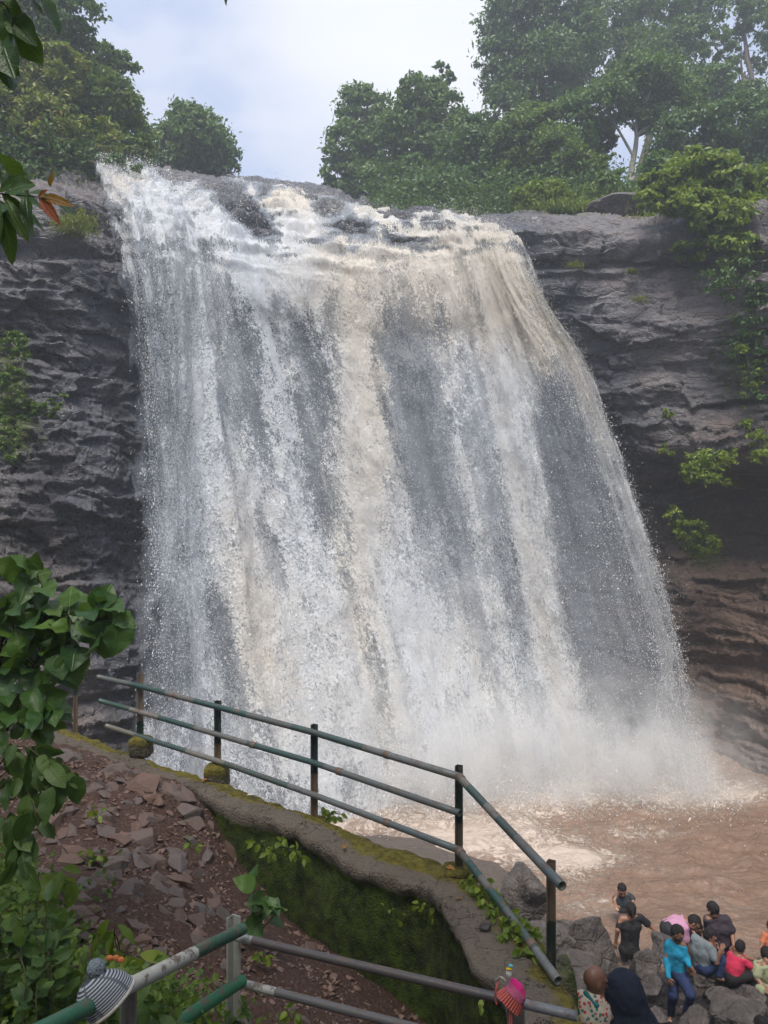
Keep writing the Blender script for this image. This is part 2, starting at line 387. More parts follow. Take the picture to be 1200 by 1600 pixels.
def mat_pipe(name, cols, seed=0.0, length=3.0):
    """chipped paint over steel: cols is a list of (start fraction, colour) bands along the pipe (UV y)"""
    s = NT(name); c = s.coord('Object'); uv = s.n('ShaderNodeSeparateXYZ', {0: s.coord('UV')}).outputs['Y']
    j = s.math('ADD', uv, s.math('MULTIPLY', s.math('SUBTRACT', s.noise(c, 60, 3, .7), .5), .012))
    r = s.n('ShaderNodeValToRGB', {'Fac': j}); r.color_ramp.interpolation = 'CONSTANT'; e = r.color_ramp.elements
    e[0].position = cols[0][0]; e[0].color = (*cols[0][1], 1); e[1].position = cols[1][0] if len(cols) > 1 else 1; e[1].color = (*(cols[1][1] if len(cols) > 1 else cols[0][1]), 1)
    for p, cc in cols[2:]:
        x = e.new(p); x.color = (*cc, 1)
    n = s.noise(c, 14, 6, .7); n2 = s.noise(c, 70, 5, .7); up = s.n('ShaderNodeSeparateXYZ', {0: s.n('ShaderNodeNewGeometry').outputs['Normal']}).outputs['Z']
    chip = s.rng(s.math('ADD', s.math('ADD', n, s.math('MULTIPLY', n2, .5)), s.math('MULTIPLY', up, .07)), .86, .90)
    under = s.mix(n2, (.055, .045, .042), (.17, .11, .075))
    col = s.mix(s.math('MULTIPLY', chip, .9), s.mix(s.math('MULTIPLY', n, .5), r.outputs[0], (.06, .06, .055)), under)
    return s.done(s.bsdf(col, s.rng(n2, .3, .7, .32, .6), s.bump(s.math('SUBTRACT', n2, chip), .35, .003), .5))

GREENS = dict(a=(.012, .085, .048), w=(.5, .49, .44), st=(.16, .165, .17), ru=(.13, .065, .035), dg=(.01, .04, .03))
M = {}
# ================================================================== the setting
M['cliff'] = mat_cliff(); M['stone'] = mat_stone(); M['boulder'] = mat_boulder(); M['dirt'] = mat_dirt(); M['bank'] = mat_bank(); M['conc'] = mat_concrete()

def blobs(px, py, L):
    s = 0
    for cx, cy, rx, ry, lean, a in L:
        u = (px - cx - lean * (py - cy)) / rx; v = (py - cy) / ry
        s = s + a * np.exp(-(u * u + v * v) ** 1.3)
    return s

def terrace(S, mask, h=.78, sharp=.45):
    q = S[..., 2] + .10 * S[..., 0] + .22 * fbm(S * np.array([.5, .15, .2]), 3, 520) + .1 * np.floor(2 * vn(S * np.array([.45, 0, 0]), 521))
    fr = q / h - np.floor(q / h); tgt = h * (sstep(sharp, 1.0, fr) - fr); T = S.copy(); T[..., 2] += tgt * mask; T[..., 1] -= mask * (.42 + .3 * fbm(S * np.array([.9, 0, 0]) + np.floor(q / h)[..., None] * 3.7, 2, 522)) * sstep(sharp + .08, .9, fr) * (1 - sstep(.965, 1, fr)); return T
def tmask(px, py): return np.clip(1.3 * blobs(px, py, [(480, 338, 200, 72, .0, 1.0), (640, 365, 70, 30, 0, .7)]), 0, 1)
# ---- cliff: columns of (pixel x, pixel y, depth) from below the pool up over the lip to the wooded plateau
CL = [
 [(-2600, 1600, 6), (-2600, 900, 6), (-2600, 600, 6.5), (-2600, 300, 7), (-2600, 150, 9), (-2600, 0, 22)],
 [(-700, 1420, 14), (-700, 900, 15), (-700, 600, 15.5), (-700, 400, 16), (-650, 270, 20), (-600, 160, 42)],
 [(-200, 1300, 17), (-200, 900, 18), (-200, 620, 18.6), (-200, 400, 18.9), (-170, 285, 23), (-150, 230, 45)],
 [(0, 1270, 18.8), (0, 900, 19.6), (0, 600, 20.2), (0, 395, 20.2), (0, 288, 24), (0, 255, 48)],
 [(140, 1260, 19.5), (150, 900, 20.6), (150, 600, 21.3), (150, 372, 21.4), (140, 287, 25.5), (130, 262, 50)],
 [(300, 1250, 21.5), (280, 900, 23), (300, 600, 24.3), (300, 420, 25), (270, 288, 29), (260, 268, 52)],
 [(520, 1225, 24.2), (500, 900, 25.2), (490, 600, 25.8), (480, 400, 26.3), (470, 305, 31), (470, 290, 56)],
 [(760, 1215, 25.6), (740, 900, 26.5), (720, 600, 26.5), (720, 405, 26.5), (690, 350, 30.5), (680, 330, 58)],
 [(900, 1205, 27), (900, 900, 28.2), (870, 600, 26.8), (830, 430, 26.3), (800, 345, 29.5), (760, 318, 58)],
 [(1040, 1203, 26.5), (1030, 900, 27.5), (1020, 650, 25.6), (1000, 430, 25.4), (960, 345, 28.5), (900, 300, 58)],
 [(1160, 1206, 24.6), (1150, 900, 26.5), (1150, 660, 24.6), (1130, 430, 24.6), (1120, 335, 27.5), (1100, 285, 56)],
 [(1400, 1260, 20), (1400, 900, 22), (1400, 650, 20.5), (1400, 430, 20.6), (1400, 310, 24), (1400, 250, 52)],
 [(2000, 1400, 14), (2000, 900, 15), (2000, 650, 15), (2000, 400, 16), (2000, 250, 19), (2000, 180, 45)],
 [(4600, 1600, 5), (4600, 900, 5), (4600, 600, 5.5), (4600, 300, 6), (4600, 150, 8), (4600, 0, 22)],
]
C3 = np.array([[P(*c) for c in col] for col in CL])
NU, NV = 1000, 520
tu = np.interp(np.linspace(0, 1, NU), [0, .10, .9, 1], [0, 2, 11.2, 13]); tv = np.interp(np.linspace(0, 1, NV), [0, .86, 1], [0, 4.05, 5])
S = cr(cr(C3, tu).transpose(1, 0, 2), tv).transpose(1, 0, 2)
Nn = gnormals(S)
if Nn[NU // 2, NV // 3, 1] > 0: Nn = -Nn
z = S[..., 2]; x = S[..., 0]
q = S * np.array([.35, .35, 1.0])
warp = fbm(S * .22, 2, 5) * .7 + .05 * x + .06 * fbm(S * 1.5, 3, 6)
zz = z + warp
# bedding steps: courses that stand proud by different amounts, broken sideways
def strata(th, seed, amp, xs):
    k = np.floor(zz / th); fr = zz / th - k
    a = vn(xyz(x * xs + k * 7.3, k * 3.1, S[..., 1] * xs), seed)
    b = vn(xyz(x * xs + (k + 1) * 7.3, (k + 1) * 3.1, S[..., 1] * xs), seed)
    w = sstep(.86, 1.0, fr)
    return amp * (a * (1 - w) + b * w)
disp = strata(1.5, 11, .34, .22) + strata(.6, 12, .20, .5) + strata(.22, 13, .03, 1.4)
disp += .45 * fbm(S * .22, 3, 21) + .13 * ridge(S * np.array([.7, .7, .9]), 4, 22) + .07 * fbm(S * 3.5, 4, 23)
def facets(a, b_, sc, sd, tilt=.5):
    u = a * sc; w = b_ * sc; iu, iw = np.floor(u), np.floor(w); best = np.full(u.shape, 9.0); out = np.zeros(u.shape)
    for du in (-1, 0, 1):
        for dw in (-1, 0, 1):
            cu, cw = (iu + du).astype(np.int64), (iw + dw).astype(np.int64); o = 0 * cu
            fx = cu + _h(cu, cw, o, sd); fz = cw + _h(cu, cw, o, sd + 1); ex, ez = u - fx, w - fz; dd = ex * ex + ez * ez
            val = _h(cu, cw, o, sd + 2) - .5 + tilt * (ex * (_h(cu, cw, o, sd + 3) - .5) + ez * (_h(cu, cw, o, sd + 4) - .5)) * 2
            m = dd < best; best = np.where(m, dd, best); out = np.where(m, val, out)
    return out
wx = x + .5 * fbm(S * .9, 3, 61) + .35 * S[..., 1]; wz = z * 1.7 + .5 * fbm(S * .9, 3, 62) + .12 * x
disp += .40 * facets(wx * .55, wz, .42, 70, .9) + .20 * facets(wx * .6, wz, 1.2, 75, 1.0) + .09 * facets(wx * .7, wz, 2.8, 80, 1.1)
# blocky joints
cb = np.floor(x * .8 + 2 * vn(S * .4, 31)) * 1.0
disp += .08 * vn(xyz(cb * 3.3, np.floor(zz / .9) * 5.1, 0 * x), 33)
px, py = proj(S)
lowl = blobs(px, py, [(80, 850, 170, 190, 0, 1.0)])
disp += lowl * (.14 * ridge(S * 1.7, 4, 41) + .20 * facets(wx * .7, wz, 1.3, 90, .9) + .10 * facets(wx, wz, 2.8, 95, .9))
disp += blobs(px, py, [(1130, 700, 120, 55, 0, .45), (1130, 790, 130, 60, 0, -1.5), (1130, 930, 120, 70, 0, .5), (70, 400, 110, 14, .12, -.35), (90, 345, 80, 22, .1, .15), (900, 415, 190, 9, .0, -.3)])
wetm = np.clip(blobs(px, py, [(300, 700, 130, 520, .1, 1), (560, 800, 260, 480, .1, 1), (850, 800, 130, 420, .3, 1)]), 0, 1)
disp *= (1 - .55 * wetm) * np.interp(tv, [0, 4.0, 4.4, 5], [1, 1, .5, .5])[None, :]
topz = ((tv > 2.75) & (tv < 4.3))[None, :] * np.clip(blobs(px, py, [(480, 330, 220, 70, .2, 1.0)]), 0, 1)
disp += topz * (strata(.78, 17, .22, .7) - .30)
smooth_ = np.clip(blobs(px, py, [(950, 490, 220, 150, .3, 1.0)]), 0, 1); disp *= 1 - .6 * smooth_; disp += .12 * smooth_ * facets(wx, z, .5, 97, .6)
disp += blobs(px, py, [(930, 880, 90, 260, .2, -1.5)])
S = S + Nn * disp[..., None]
S = terrace(S, tmask(px, py))
px, py = proj(S)
moss = blobs(px, py, [(10, 620, 50, 130, 0, .7), (118, 355, 40, 22, .2, .75), (15, 360, 60, 20, 0, .4), (90, 690, 60, 60, 0, .35), (30, 990, 60, 20, 0, .3), (180, 1130, 30, 25, 0, .5), (160, 840, 30, 40, 0, .3), (900, 330, 130, 16, 0, .5), (960, 410, 120, 20, .05, .42), (1150, 560, 70, 120, 0, .55), (1090, 850, 60, 60, .6, .65), (960, 640, 30, 60, .5, .35), (1150, 760, 100, 50, 0, .4), (1120, 350, 60, 50, 0, .5)]) + np.interp(tv, [0, 4, 4.3, 5], [0, 0, .5, .9])[None, :] * (np.abs(px - 480) > 250)
wet = blobs(px, py, [(70, 620, 150, 330, .0, .8), (200, 800, 70, 450, .0, 1.0), (830, 480, 90, 200, .5, 1.0), (940, 620, 60, 120, .4, .6), (450, 330, 200, 80, 0, 1), (600, 800, 330, 600, 0, 1.2)])
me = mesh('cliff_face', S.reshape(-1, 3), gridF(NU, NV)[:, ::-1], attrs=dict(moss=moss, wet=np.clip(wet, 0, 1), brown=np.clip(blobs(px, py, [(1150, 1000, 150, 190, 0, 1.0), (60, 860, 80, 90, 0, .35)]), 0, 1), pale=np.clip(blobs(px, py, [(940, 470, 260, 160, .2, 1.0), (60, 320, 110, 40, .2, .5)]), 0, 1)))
cliff = tag(obj('cliff_face', me, M['cliff']), kind='structure')
CLIFF = S

# ---- falling water
def mat_water():
    s = NT('falling_water'); uv = s.coord('UV'); dens = s.attr('dens'); cream = s.attr('cream'); seed = s.attr('lay')
    def uvs(a, b): 
        m = s.n('ShaderNodeMapping', {'Vector': s.n('ShaderNodeTexCoord').outputs['UV'], 'Scale': (a, b, 1)})
        cmb = s.n('ShaderNodeCombineXYZ', {'X': s.math('MULTIPLY', seed, 13.7), 'Y': s.math('MULTIPLY', seed, 5.1), 'Z': s.math('MULTIPLY', seed, 7.7)}); s.set(m.inputs['Location'], cmb.outputs[0]); return m.outputs[0]
    sp = s.noise(uvs(17, 9.0), 1.0, 4, .78, 1.2)
    sp2 = s.noise(uvs(3.2, 1.1), 1.0, 3, .6, .6)
    st = s.noise(uvs(2.6, .16), 1.0, 3, .6, .2)
    v = s.math('ADD', s.math('MULTIPLY', sp, .80), s.math('ADD', s.math('MULTIPLY', sp2, .26), s.math('MULTIPLY', st, .30)))
    v = s.math('ADD', v, s.math('MULTIPLY', s.math('SUBTRACT', dens, .5), .48))
    a = s.rng(v, .66, .71)
    a = s.math('MULTIPLY', a, s.rng(dens, .02, .15))
    fleck = a
    veil = s.math('MULTIPLY', s.rng(dens, .02, .9, .75, 1.0), s.rng(s.math('ADD', st, s.math('MULTIPLY', s.math('SUBTRACT', sp2, .5), .7)), .3, .75, .18, .46)); a = s.math('MAXIMUM', a, s.math('MULTIPLY', veil, s.rng(dens, 0, .12)))
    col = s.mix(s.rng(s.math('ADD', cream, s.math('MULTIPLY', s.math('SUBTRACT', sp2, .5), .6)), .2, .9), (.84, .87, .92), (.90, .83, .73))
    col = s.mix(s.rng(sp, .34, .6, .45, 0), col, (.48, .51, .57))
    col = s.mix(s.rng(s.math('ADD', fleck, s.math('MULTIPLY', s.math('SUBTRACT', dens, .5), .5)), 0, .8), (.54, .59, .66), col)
    nb = s.bump(s.math('ADD', sp, s.math('MULTIPLY', sp2, 1.2)), .8, .12)
    d = s.bsdf(col, .55, nb, .3); t = s.n('ShaderNodeBsdfTranslucent', {'Color': col}).outputs[0]
    w = s.n('ShaderNodeMixShader', {0: .35, 1: d, 2: t}).outputs[0]
    tr = s.n('ShaderNodeBsdfTransparent').outputs[0]
    return s.done(s.n('ShaderNodeMixShader', {0: a, 1: tr, 2: w}).outputs[0])
def mat_drop():
    s = NT('water_drops'); cream = s.attr('cream'); col = s.mix(cream, (.88, .90, .94), (.90, .84, .75))
    return s.done(s.n('ShaderNodeMixShader', {0: .4, 1: s.bsdf(col, .5, None, .3), 2: s.n('ShaderNodeBsdfTranslucent', {'Color': col}).outputs[0]}).outputs[0])
M['water'] = mat_water(); M['drop'] = mat_drop()
WL = [
 [(148, 262, 25.0), (168, 372, 21.0), (200, 560, 20.6), (212, 800, 20.0), (208, 1000, 19.0), (200, 1290, 18.0)],
 [(200, 262, 26.5), (235, 385, 22.4), (256, 560, 22.0), (276, 800, 21.4), (292, 1000, 20.3), (320, 1310, 19.0)],
 [(280, 285, 28.5), (310, 405, 24.2), (341, 560, 23.7), (388, 800, 22.9), (430, 1000, 21.8), (495, 1300, 20.3)],
 [(400, 288, 30.5), (425, 405, 25.3), (463, 560, 24.9), (520, 800, 24.2), (570, 1000, 23.2), (640, 1275, 21.6)],
 [(520, 315, 31.0), (560, 405, 25.7), (594, 560, 25.2), (648, 800, 24.7), (692, 1000, 24.0), (750, 1262, 22.5)],
 [(620, 338, 30.5), (680, 400, 25.7), (720, 560, 25.2), (765, 800, 24.7), (800, 1000, 24.2), (850, 1250, 23.0)],
 [(672, 345, 30.0), (740, 390, 25.7), (805, 560, 25.0), (868, 800, 24.3), (915, 1000, 23.8), (965, 1245, 23.2)],
 [(690, 350, 29.5), (780, 405, 25.3), (872, 560, 24.5), (948, 800, 23.9), (998, 1000, 23.5), (1045, 1240, 23.4)],
 [(700, 352, 29.4), (795, 414, 25.2), (905, 572, 24.4), (992, 800, 23.8), (1048, 1000, 23.5), (1098, 1235, 23.4)],
]
W3 = np.array([[P(*c) for c in col] for col in WL])
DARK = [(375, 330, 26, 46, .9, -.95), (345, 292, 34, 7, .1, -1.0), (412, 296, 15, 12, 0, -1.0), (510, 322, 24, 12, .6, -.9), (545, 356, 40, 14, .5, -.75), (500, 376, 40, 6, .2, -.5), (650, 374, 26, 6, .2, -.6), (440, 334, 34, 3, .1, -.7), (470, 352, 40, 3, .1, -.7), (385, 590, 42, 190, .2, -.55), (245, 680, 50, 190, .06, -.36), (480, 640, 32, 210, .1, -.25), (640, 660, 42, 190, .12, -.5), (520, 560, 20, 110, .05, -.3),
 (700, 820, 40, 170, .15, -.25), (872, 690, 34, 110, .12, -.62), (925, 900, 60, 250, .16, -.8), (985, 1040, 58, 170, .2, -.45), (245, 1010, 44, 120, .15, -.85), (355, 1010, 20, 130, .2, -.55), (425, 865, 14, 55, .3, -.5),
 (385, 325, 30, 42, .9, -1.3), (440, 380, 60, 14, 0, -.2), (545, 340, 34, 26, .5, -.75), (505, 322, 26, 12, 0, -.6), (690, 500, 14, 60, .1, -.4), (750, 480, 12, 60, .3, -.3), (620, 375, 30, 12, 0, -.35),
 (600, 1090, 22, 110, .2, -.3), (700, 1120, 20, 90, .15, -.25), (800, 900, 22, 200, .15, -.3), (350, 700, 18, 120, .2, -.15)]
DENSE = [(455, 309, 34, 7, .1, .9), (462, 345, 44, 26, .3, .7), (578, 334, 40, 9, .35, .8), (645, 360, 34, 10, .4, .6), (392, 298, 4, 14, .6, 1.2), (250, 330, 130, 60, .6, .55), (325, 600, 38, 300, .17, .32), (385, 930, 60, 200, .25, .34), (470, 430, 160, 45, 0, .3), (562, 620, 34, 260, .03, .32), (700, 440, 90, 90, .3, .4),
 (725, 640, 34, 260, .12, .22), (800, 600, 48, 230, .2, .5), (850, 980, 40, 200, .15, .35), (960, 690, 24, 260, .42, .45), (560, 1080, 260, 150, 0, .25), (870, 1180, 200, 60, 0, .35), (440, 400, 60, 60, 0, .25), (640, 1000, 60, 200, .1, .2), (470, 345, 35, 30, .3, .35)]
def dens_at(px, py, s, t, seed):
    s = s + .010 * fbm(xyz(px * .02, py * .012, 3 + seed), 3, 83)
    st = .30 * vn(xyz(s * 13, t * 1.5, seed), 50 + seed) + .22 * vn(xyz(s * 34, t * 3.5, seed), 60 + seed) + .12 * vn(xyz(s * 80, t * 14, seed), 70 + seed) + .34 * fbm(xyz(px * .035, py * .022, seed), 4, 80)
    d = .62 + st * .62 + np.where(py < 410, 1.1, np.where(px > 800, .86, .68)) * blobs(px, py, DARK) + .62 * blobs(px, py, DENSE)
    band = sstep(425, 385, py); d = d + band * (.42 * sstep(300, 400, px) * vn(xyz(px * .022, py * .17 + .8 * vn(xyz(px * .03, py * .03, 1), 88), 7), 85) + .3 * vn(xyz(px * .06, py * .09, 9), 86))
    d = np.where(py > 400, np.maximum(d, (.20 - .05 * sstep(800, 860, px)) * sstep(400, 470, py) * (.9 + .3 * vn(xyz(px * .05, py * .02, 2), 87))), d)
    e = np.minimum(s, 1 - s) / .03 + .9 * fbm(xyz(px * .06, py * .02, seed), 4, 90)
    return np.clip(d, 0, 1.25) * sstep(0, 1, e) * sstep(0.0, .02, t + .01 * vn(xyz(px * .05, 0 * px, 3), 4))
def cream_at(px, py, s, t):
    return np.clip(.36 + .16 * fbm(xyz(s * 22, t * 1.2, 0), 2, 95) + blobs(px, py, [(700, 430, 200, 110, 0, .6), (570, 680, 50, 260, .03, .4), (860, 520, 60, 160, .4, .4), (380, 930, 60, 200, .2, .3), (190, 280, 40, 30, 0, .3), (480, 310, 120, 20, .2, .6), (260, 900, 80, 250, 0, -.5), (600, 1050, 250, 120, 0, .1)]), 0, 1)
falls = None
SHEETS = []
for k, (off, nu, nv) in enumerate([(0.0, 300, 420), (.38, 260, 380), (.75, 220, 340)]):
    s = np.linspace(0, 1, nu)[:, None] + np.zeros((1, nv)); tt = np.linspace(0, 1, nv)[None, :] + np.zeros((nu, 1))
    A = net(W3, nu, nv); Nw = gnormals(A)
    if Nw[nu // 2, nv // 2, 1] > 0: Nw = -Nw
    L = np.r_[0, np.cumsum(np.linalg.norm(np.diff(A[nu // 2], axis=0), axis=1))]
    U = s * 17.0 + k * 3.3; V_ = np.broadcast_to(L[None, :], U.shape) + k * 7.1
    d = .34 * ridge(xyz(U * .55, V_ * .09, k), 3, 100 + k) + .20 * fbm(xyz(U * 1.6, V_ * .22, k), 4, 110 + k) + .09 * fbm(xyz(U * 4.5, V_ * 1.6, k), 3, 120 + k)
    top = sstep(.32, .05, tt)
    d = d + top * (.30 * np.abs(fbm(xyz(U * .9, V_ * .9, k), 4, 130 + k)) + .20 * ridge(xyz(U * 2.6, V_ * 2.6, k), 4, 140 + k))
    A = A + Nw * (d + off * sstep(0, .2, tt) - .1)[..., None]
    ppx, ppy = proj(A); A = terrace(A, tmask(ppx, ppy) * np.clip(.45 + .9 * fbm(xyz(ppx * .03, ppy * .05, k), 3, 525), 0, .85)); ppx, ppy = proj(A)
    dn = dens_at(ppx, ppy, s, tt, k)
    if k: dn = dn * (.86 - .06 * k)
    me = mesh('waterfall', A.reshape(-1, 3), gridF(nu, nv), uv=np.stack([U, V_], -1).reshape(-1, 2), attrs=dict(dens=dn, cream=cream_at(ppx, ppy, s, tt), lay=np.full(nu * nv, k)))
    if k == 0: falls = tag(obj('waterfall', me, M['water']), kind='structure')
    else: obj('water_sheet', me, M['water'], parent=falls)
    SHEETS.append((A, Nw, s, tt))
# frozen drops and clots of foam thrown off the sheets
def drops(n, seed, maxoff, size, gate, edge=False):
    rs = np.random.RandomState(seed); A, Nw, s, tt = SHEETS[1]; nu, nv = s.shape
    i = rs.randint(0, nu - 1, n); j = (nv * rs.uniform(0, 1, n) ** .9).astype(int).clip(0, nv - 2)
    if edge: i = np.where(rs.rand(n) < .72, (nu * (1 - .07 * rs.exponential(1, n))).astype(int), (nu * .04 * rs.exponential(1, n)).astype(int)).clip(0, nu - 2)
    if edge == 'base': i = (nu * rs.uniform(.3, 1, n)).astype(int).clip(0, nu - 2); j = (nv * (1 - .05 * rs.exponential(1, n))).astype(int).clip(0, nv - 2)
    if edge == 'top': j = (nv * .035 * rs.exponential(1, n)).astype(int).clip(0, nv - 2); i = rs.randint(0, nu - 1, n)
    p = A[i, j] + (A[i + 1, j] - A[i, j]) * rs.rand(n, 1) + (A[i, j + 1] - A[i, j]) * rs.rand(n, 1)
    ppx, ppy = proj(p); dn = dens_at(ppx, ppy, s[i, j], tt[i, j], 1)
    keep = rs.rand(n) < np.clip(dn * 1.1 + gate, .0, 1) if not edge else np.ones(n, bool)
    p = p[keep]; i = i[keep]; j = j[keep]; m = len(p); ppx = ppx[keep]; ppy = ppy[keep]
    off = rs.exponential(maxoff, m)[:, None]
    p = p + Nw[i, j] * off + rs.normal(size=(m, 3)) * .05
    if edge == 'base': p[:, 2] = .03 + rs.exponential(.35, m) * (.4 + .8 * np.abs(fbm(xyz(p[:, 0] * 1.3, 0 * p[:, 0], 1), 3, 9)) * 3); p[:, 1] -= rs.exponential(.5, m)
    elif edge == 'top': p[:, 2] += rs.exponential(.07, m)
    elif edge is True: p[:, 0] += np.sign(i / nu - .5) * (rs.exponential(.13, m) - .12)
    sz = size * rs.lognormal(0, .35, m)[:, None, None]
    T = np.array([[1, 1, 1], [1, -1, -1], [-1, 1, -1], [-1, -1, 1]]) * .55
    R = rs.normal(size=(m, 3, 3)); qv = np.einsum('ij,mjk->mik', T, unit(R)) * np.array([1, 1, 1.5]) * sz
    V = (p[:, None] + qv).reshape(-1, 3); b = np.arange(m)[:, None, None] * 4
    F = (b + np.array([[0, 1, 2], [0, 3, 1], [0, 2, 3], [1, 3, 2]])).reshape(-1, 3)
    return V, F, np.repeat(cream_at(ppx, ppy, s[i, j], tt[i, j]), 4)
D = [drops(230000, 1, .16, .0105, .14), drops(28000, 2, .05, .010, 0, True), drops(5000, 3, .05, .011, 0, 'top'), drops(9000, 4, .18, .018, -.1), drops(26000, 5, .5, .013, 0, 'base')]
V, F = join([(a, b) for a, b, c in D])
tag(obj('water_spray', mesh('water_spray', V, F, attrs=dict(cream=np.concatenate([c for a, b, c in D])), smooth=False), M['drop']), kind='stuff')

# ---- pool
def mat_pool():
    s = NT('muddy_pool'); c = s.coord('Object'); f = s.attr('foam')
    w = s.n('ShaderNodeTexNoise', {'Vector': c, 'Scale': .55, 'Detail': 4.0}).outputs['Color']
    vm = s.n('ShaderNodeVectorMath', {0: w, 1: (3.2, 3.2, 0)}, operation='MULTIPLY'); va = s.n('ShaderNodeVectorMath', {0: s.coord('Object', (.9, 1.5, 1)), 1: vm.outputs[0]}, operation='ADD').outputs[0]
    r1 = s.math('ABSOLUTE', s.math('SUBTRACT', s.noise(va, 2.1, 6, .7), .5)); line = s.rng(r1, 0, .06, 1, 0)
    fine = s.noise(va, 10, 6, .8)
    v = s.math('ADD', s.math('ADD', s.math('MULTIPLY', line, .30), s.math('MULTIPLY', fine, .6)), s.math('MULTIPLY', f, .72))
    fm = s.rng(v, .66, 1.0)
    col = s.mix(s.noise(va, .8, 3), (.150, .092, .062), (.225, .145, .104))
    col = s.mix(s.math('MULTIPLY', s.rng(f, 0, 1), .5), col, (.36, .26, .20))
    col = s.mix(s.math('MULTIPLY', fm, .85), col, (.50, .42, .36))
    h = s.math('ADD', s.math('MULTIPLY', s.noise(va, 3.5, 6, .65), 1.0), s.math('MULTIPLY', fm, .3))
    return s.done(s.bsdf(col, s.rng(fm, 0, 1, .22, .7), s.bump(h, .8, .16), .4))
M['pool'] = mat_pool()
nx, ny = 560, 420
X, Y = np.meshgrid(np.linspace(-11, 26, nx), np.linspace(8.5, 27.5, ny), indexing='ij')
near = sstep(11, 23, Y)
Zp = .10 * near * fbm(xyz(X * .8, Y * 1.1, 0), 4, 200) + (.05 + .16 * near) * ridge(xyz(X * .9, Y * 1.5, 0), 4, 201) - .05 + .03 * fbm(xyz(X * 4, Y * 6, 0), 3, 202)
ppx, ppy = proj(xyz(X, Y, Zp))
foam = blobs(ppx, ppy, [(620, 1290, 190, 70, 0, .65), (1000, 1300, 70, 14, .0, .4), (900, 1340, 90, 16, .2, .4), (800, 1290, 150, 75, 0, .42), (950, 1235, 200, 32, 0, .8), (1130, 1240, 120, 26, .0, .75), (930, 1418, 60, 20, .0, .6), (1000, 1350, 120, 30, .3, .25), (960, 1480, 60, 22, 0, .3), (1150, 1440, 60, 60, .5, .25), (1040, 1280, 120, 20, .5, .3), (880, 1370, 60, 60, 0, .35)]) + .25 * fbm(xyz(X * .5, Y * .9, 0), 3, 210)
pool = tag(obj('pool_water', mesh('pool_water', xyz(X, Y, Zp).reshape(-1, 3), gridF(nx, ny), attrs=dict(foam=np.clip(foam, 0, 1))), M['pool']), kind='structure')

# ---- mist that hangs where the water lands
def mat_mist():
    s = NT('mist'); c = s.n('ShaderNodeTexCoord').outputs['Object']; sp = s.n('ShaderNodeSeparateXYZ', {0: c})
    L = s.n('ShaderNodeVectorMath', {0: c}, operation='LENGTH').outputs['Value']
    n = s.noise(s.coord('Object', (4.2, 1.2, 1.6)), 1.7, 4, .65)
    d = s.math('MULTIPLY', s.rng(L, .15, .98, 1, 0), s.rng(n, .36, .66, .08, 1.0))
    v = s.n('ShaderNodeVolumePrincipled', {'Color': (.998, .996, .992, 1), 'Density': s.math('MULTIPLY', d, .9), 'Anisotropy': 0.0})
    return s.done(None, v.outputs[0])
M['mist'] = mat_mist()
for loc, sc in (((6.0, 22.0, .6), (7.0, 2.6, 3.6)), ((.2, 21.2, .4), (6.0, 2.2, 4.4)), ):
    V, F = ico(3); V = V.copy(); V[:, 2] = np.maximum(V[:, 2], -.35)
    tag(obj('mist', mesh('mist', V, F), M['mist'], loc=loc, scale=sc), kind='stuff')

# ---- retaining wall with its broad mossy top
far = np.array([G(-120, 1085, 5.15), G(30, 1122, 5.12), G(118, 1143, 5.1), G(219, 1178, 5.06), G(340, 1225, 5.02), G(491, 1280, 4.97), G(610, 1322, 4.93), G(717, 1358, 4.9), G(800, 1440, 4.88), G(862, 1512, 4.85), G(905, 1600, 4.82), G(960, 1760, 4.8), G(990, 2000, 4.8)])
nearp = np.array([G(-140, 1112, 5.15), G(20, 1142, 5.12), G(126, 1170, 5.1), G(236, 1205, 5.06), G(335, 1250, 5.02), G(452, 1299, 4.97), G(555, 1350, 4.93), G(664, 1393, 4.9), G(722, 1478, 4.88), G(772, 1545, 4.85), G(800, 1612, 4.82), G(822, 1780, 4.8), G(840, 2040, 4.8)])
nW = 520
tf = np.linspace(0, len(far) - 1, nW); Fa = cr(far, tf); Ne = cr(nearp, tf)
nrm2 = unit((Ne - Fa) * np.array([1, 1, 0]))
rows = []; mo = []; gr = []
prof = [('f', -3.0, -.9, 0, .9), ('f', -1.2, -.25, 0, .9), ('f', -.25, -.05, .4, .6), ('f', -.05, -.01, .9, 0)] + [('t', w, 0, None, 0) for w in np.linspace(0, 1, 22)] + [('n', -.04, .015, 0, .1), ('n', -.09, .0, 0, .3)] + [('n', -h, -.06 + .05 * h, 0, .55) for h in np.linspace(.16, 2.2, 34)]
prof = [(t_, a_, b_, m_, g_ + (.22 if t_ == 'n' and g_ > .5 else 0)) for t_, a_, b_, m_, g_ in prof]
for typ, a, b, mm, gg in prof:
    if typ == 'f': r = Fa + nrm2 * b + np.array([0, 0, a]); m_ = mm + 0 * tf; g_ = gg + 0 * tf
    elif typ == 't':
        r = Fa + (Ne - Fa) * a; r[:, 2] += .03 * np.sin(a * math.pi)
        m_ = .85 * sstep(.85, .15, a + .25 * fbm(xyz(tf * 2.4, a * 2, 0), 3, 301)); m_ = m_ * np.interp(tf, [0, 7, 7.6, 12], [1, 1, .55, .5]); g_ = 0 * tf
    else: r = Ne + nrm2 * b + np.array([0, 0, a]); m_ = mm + 0 * tf; g_ = gg + 0 * tf
    rows.append(r); mo.append(m_); gr.append(g_)
A = np.array(rows).transpose(1, 0, 2); mo = np.array(mo).T; gr = np.array(gr).T
A = A + .016 * ridge(A * 3.1, 4, 305)[..., None] * np.array([.6, .6, .5]) + .022 * fbm(A * 9, 4, 302)[..., None] * np.array([1, 1, 1]) + .05 * fbm(A * 1.3, 3, 303)[..., None]
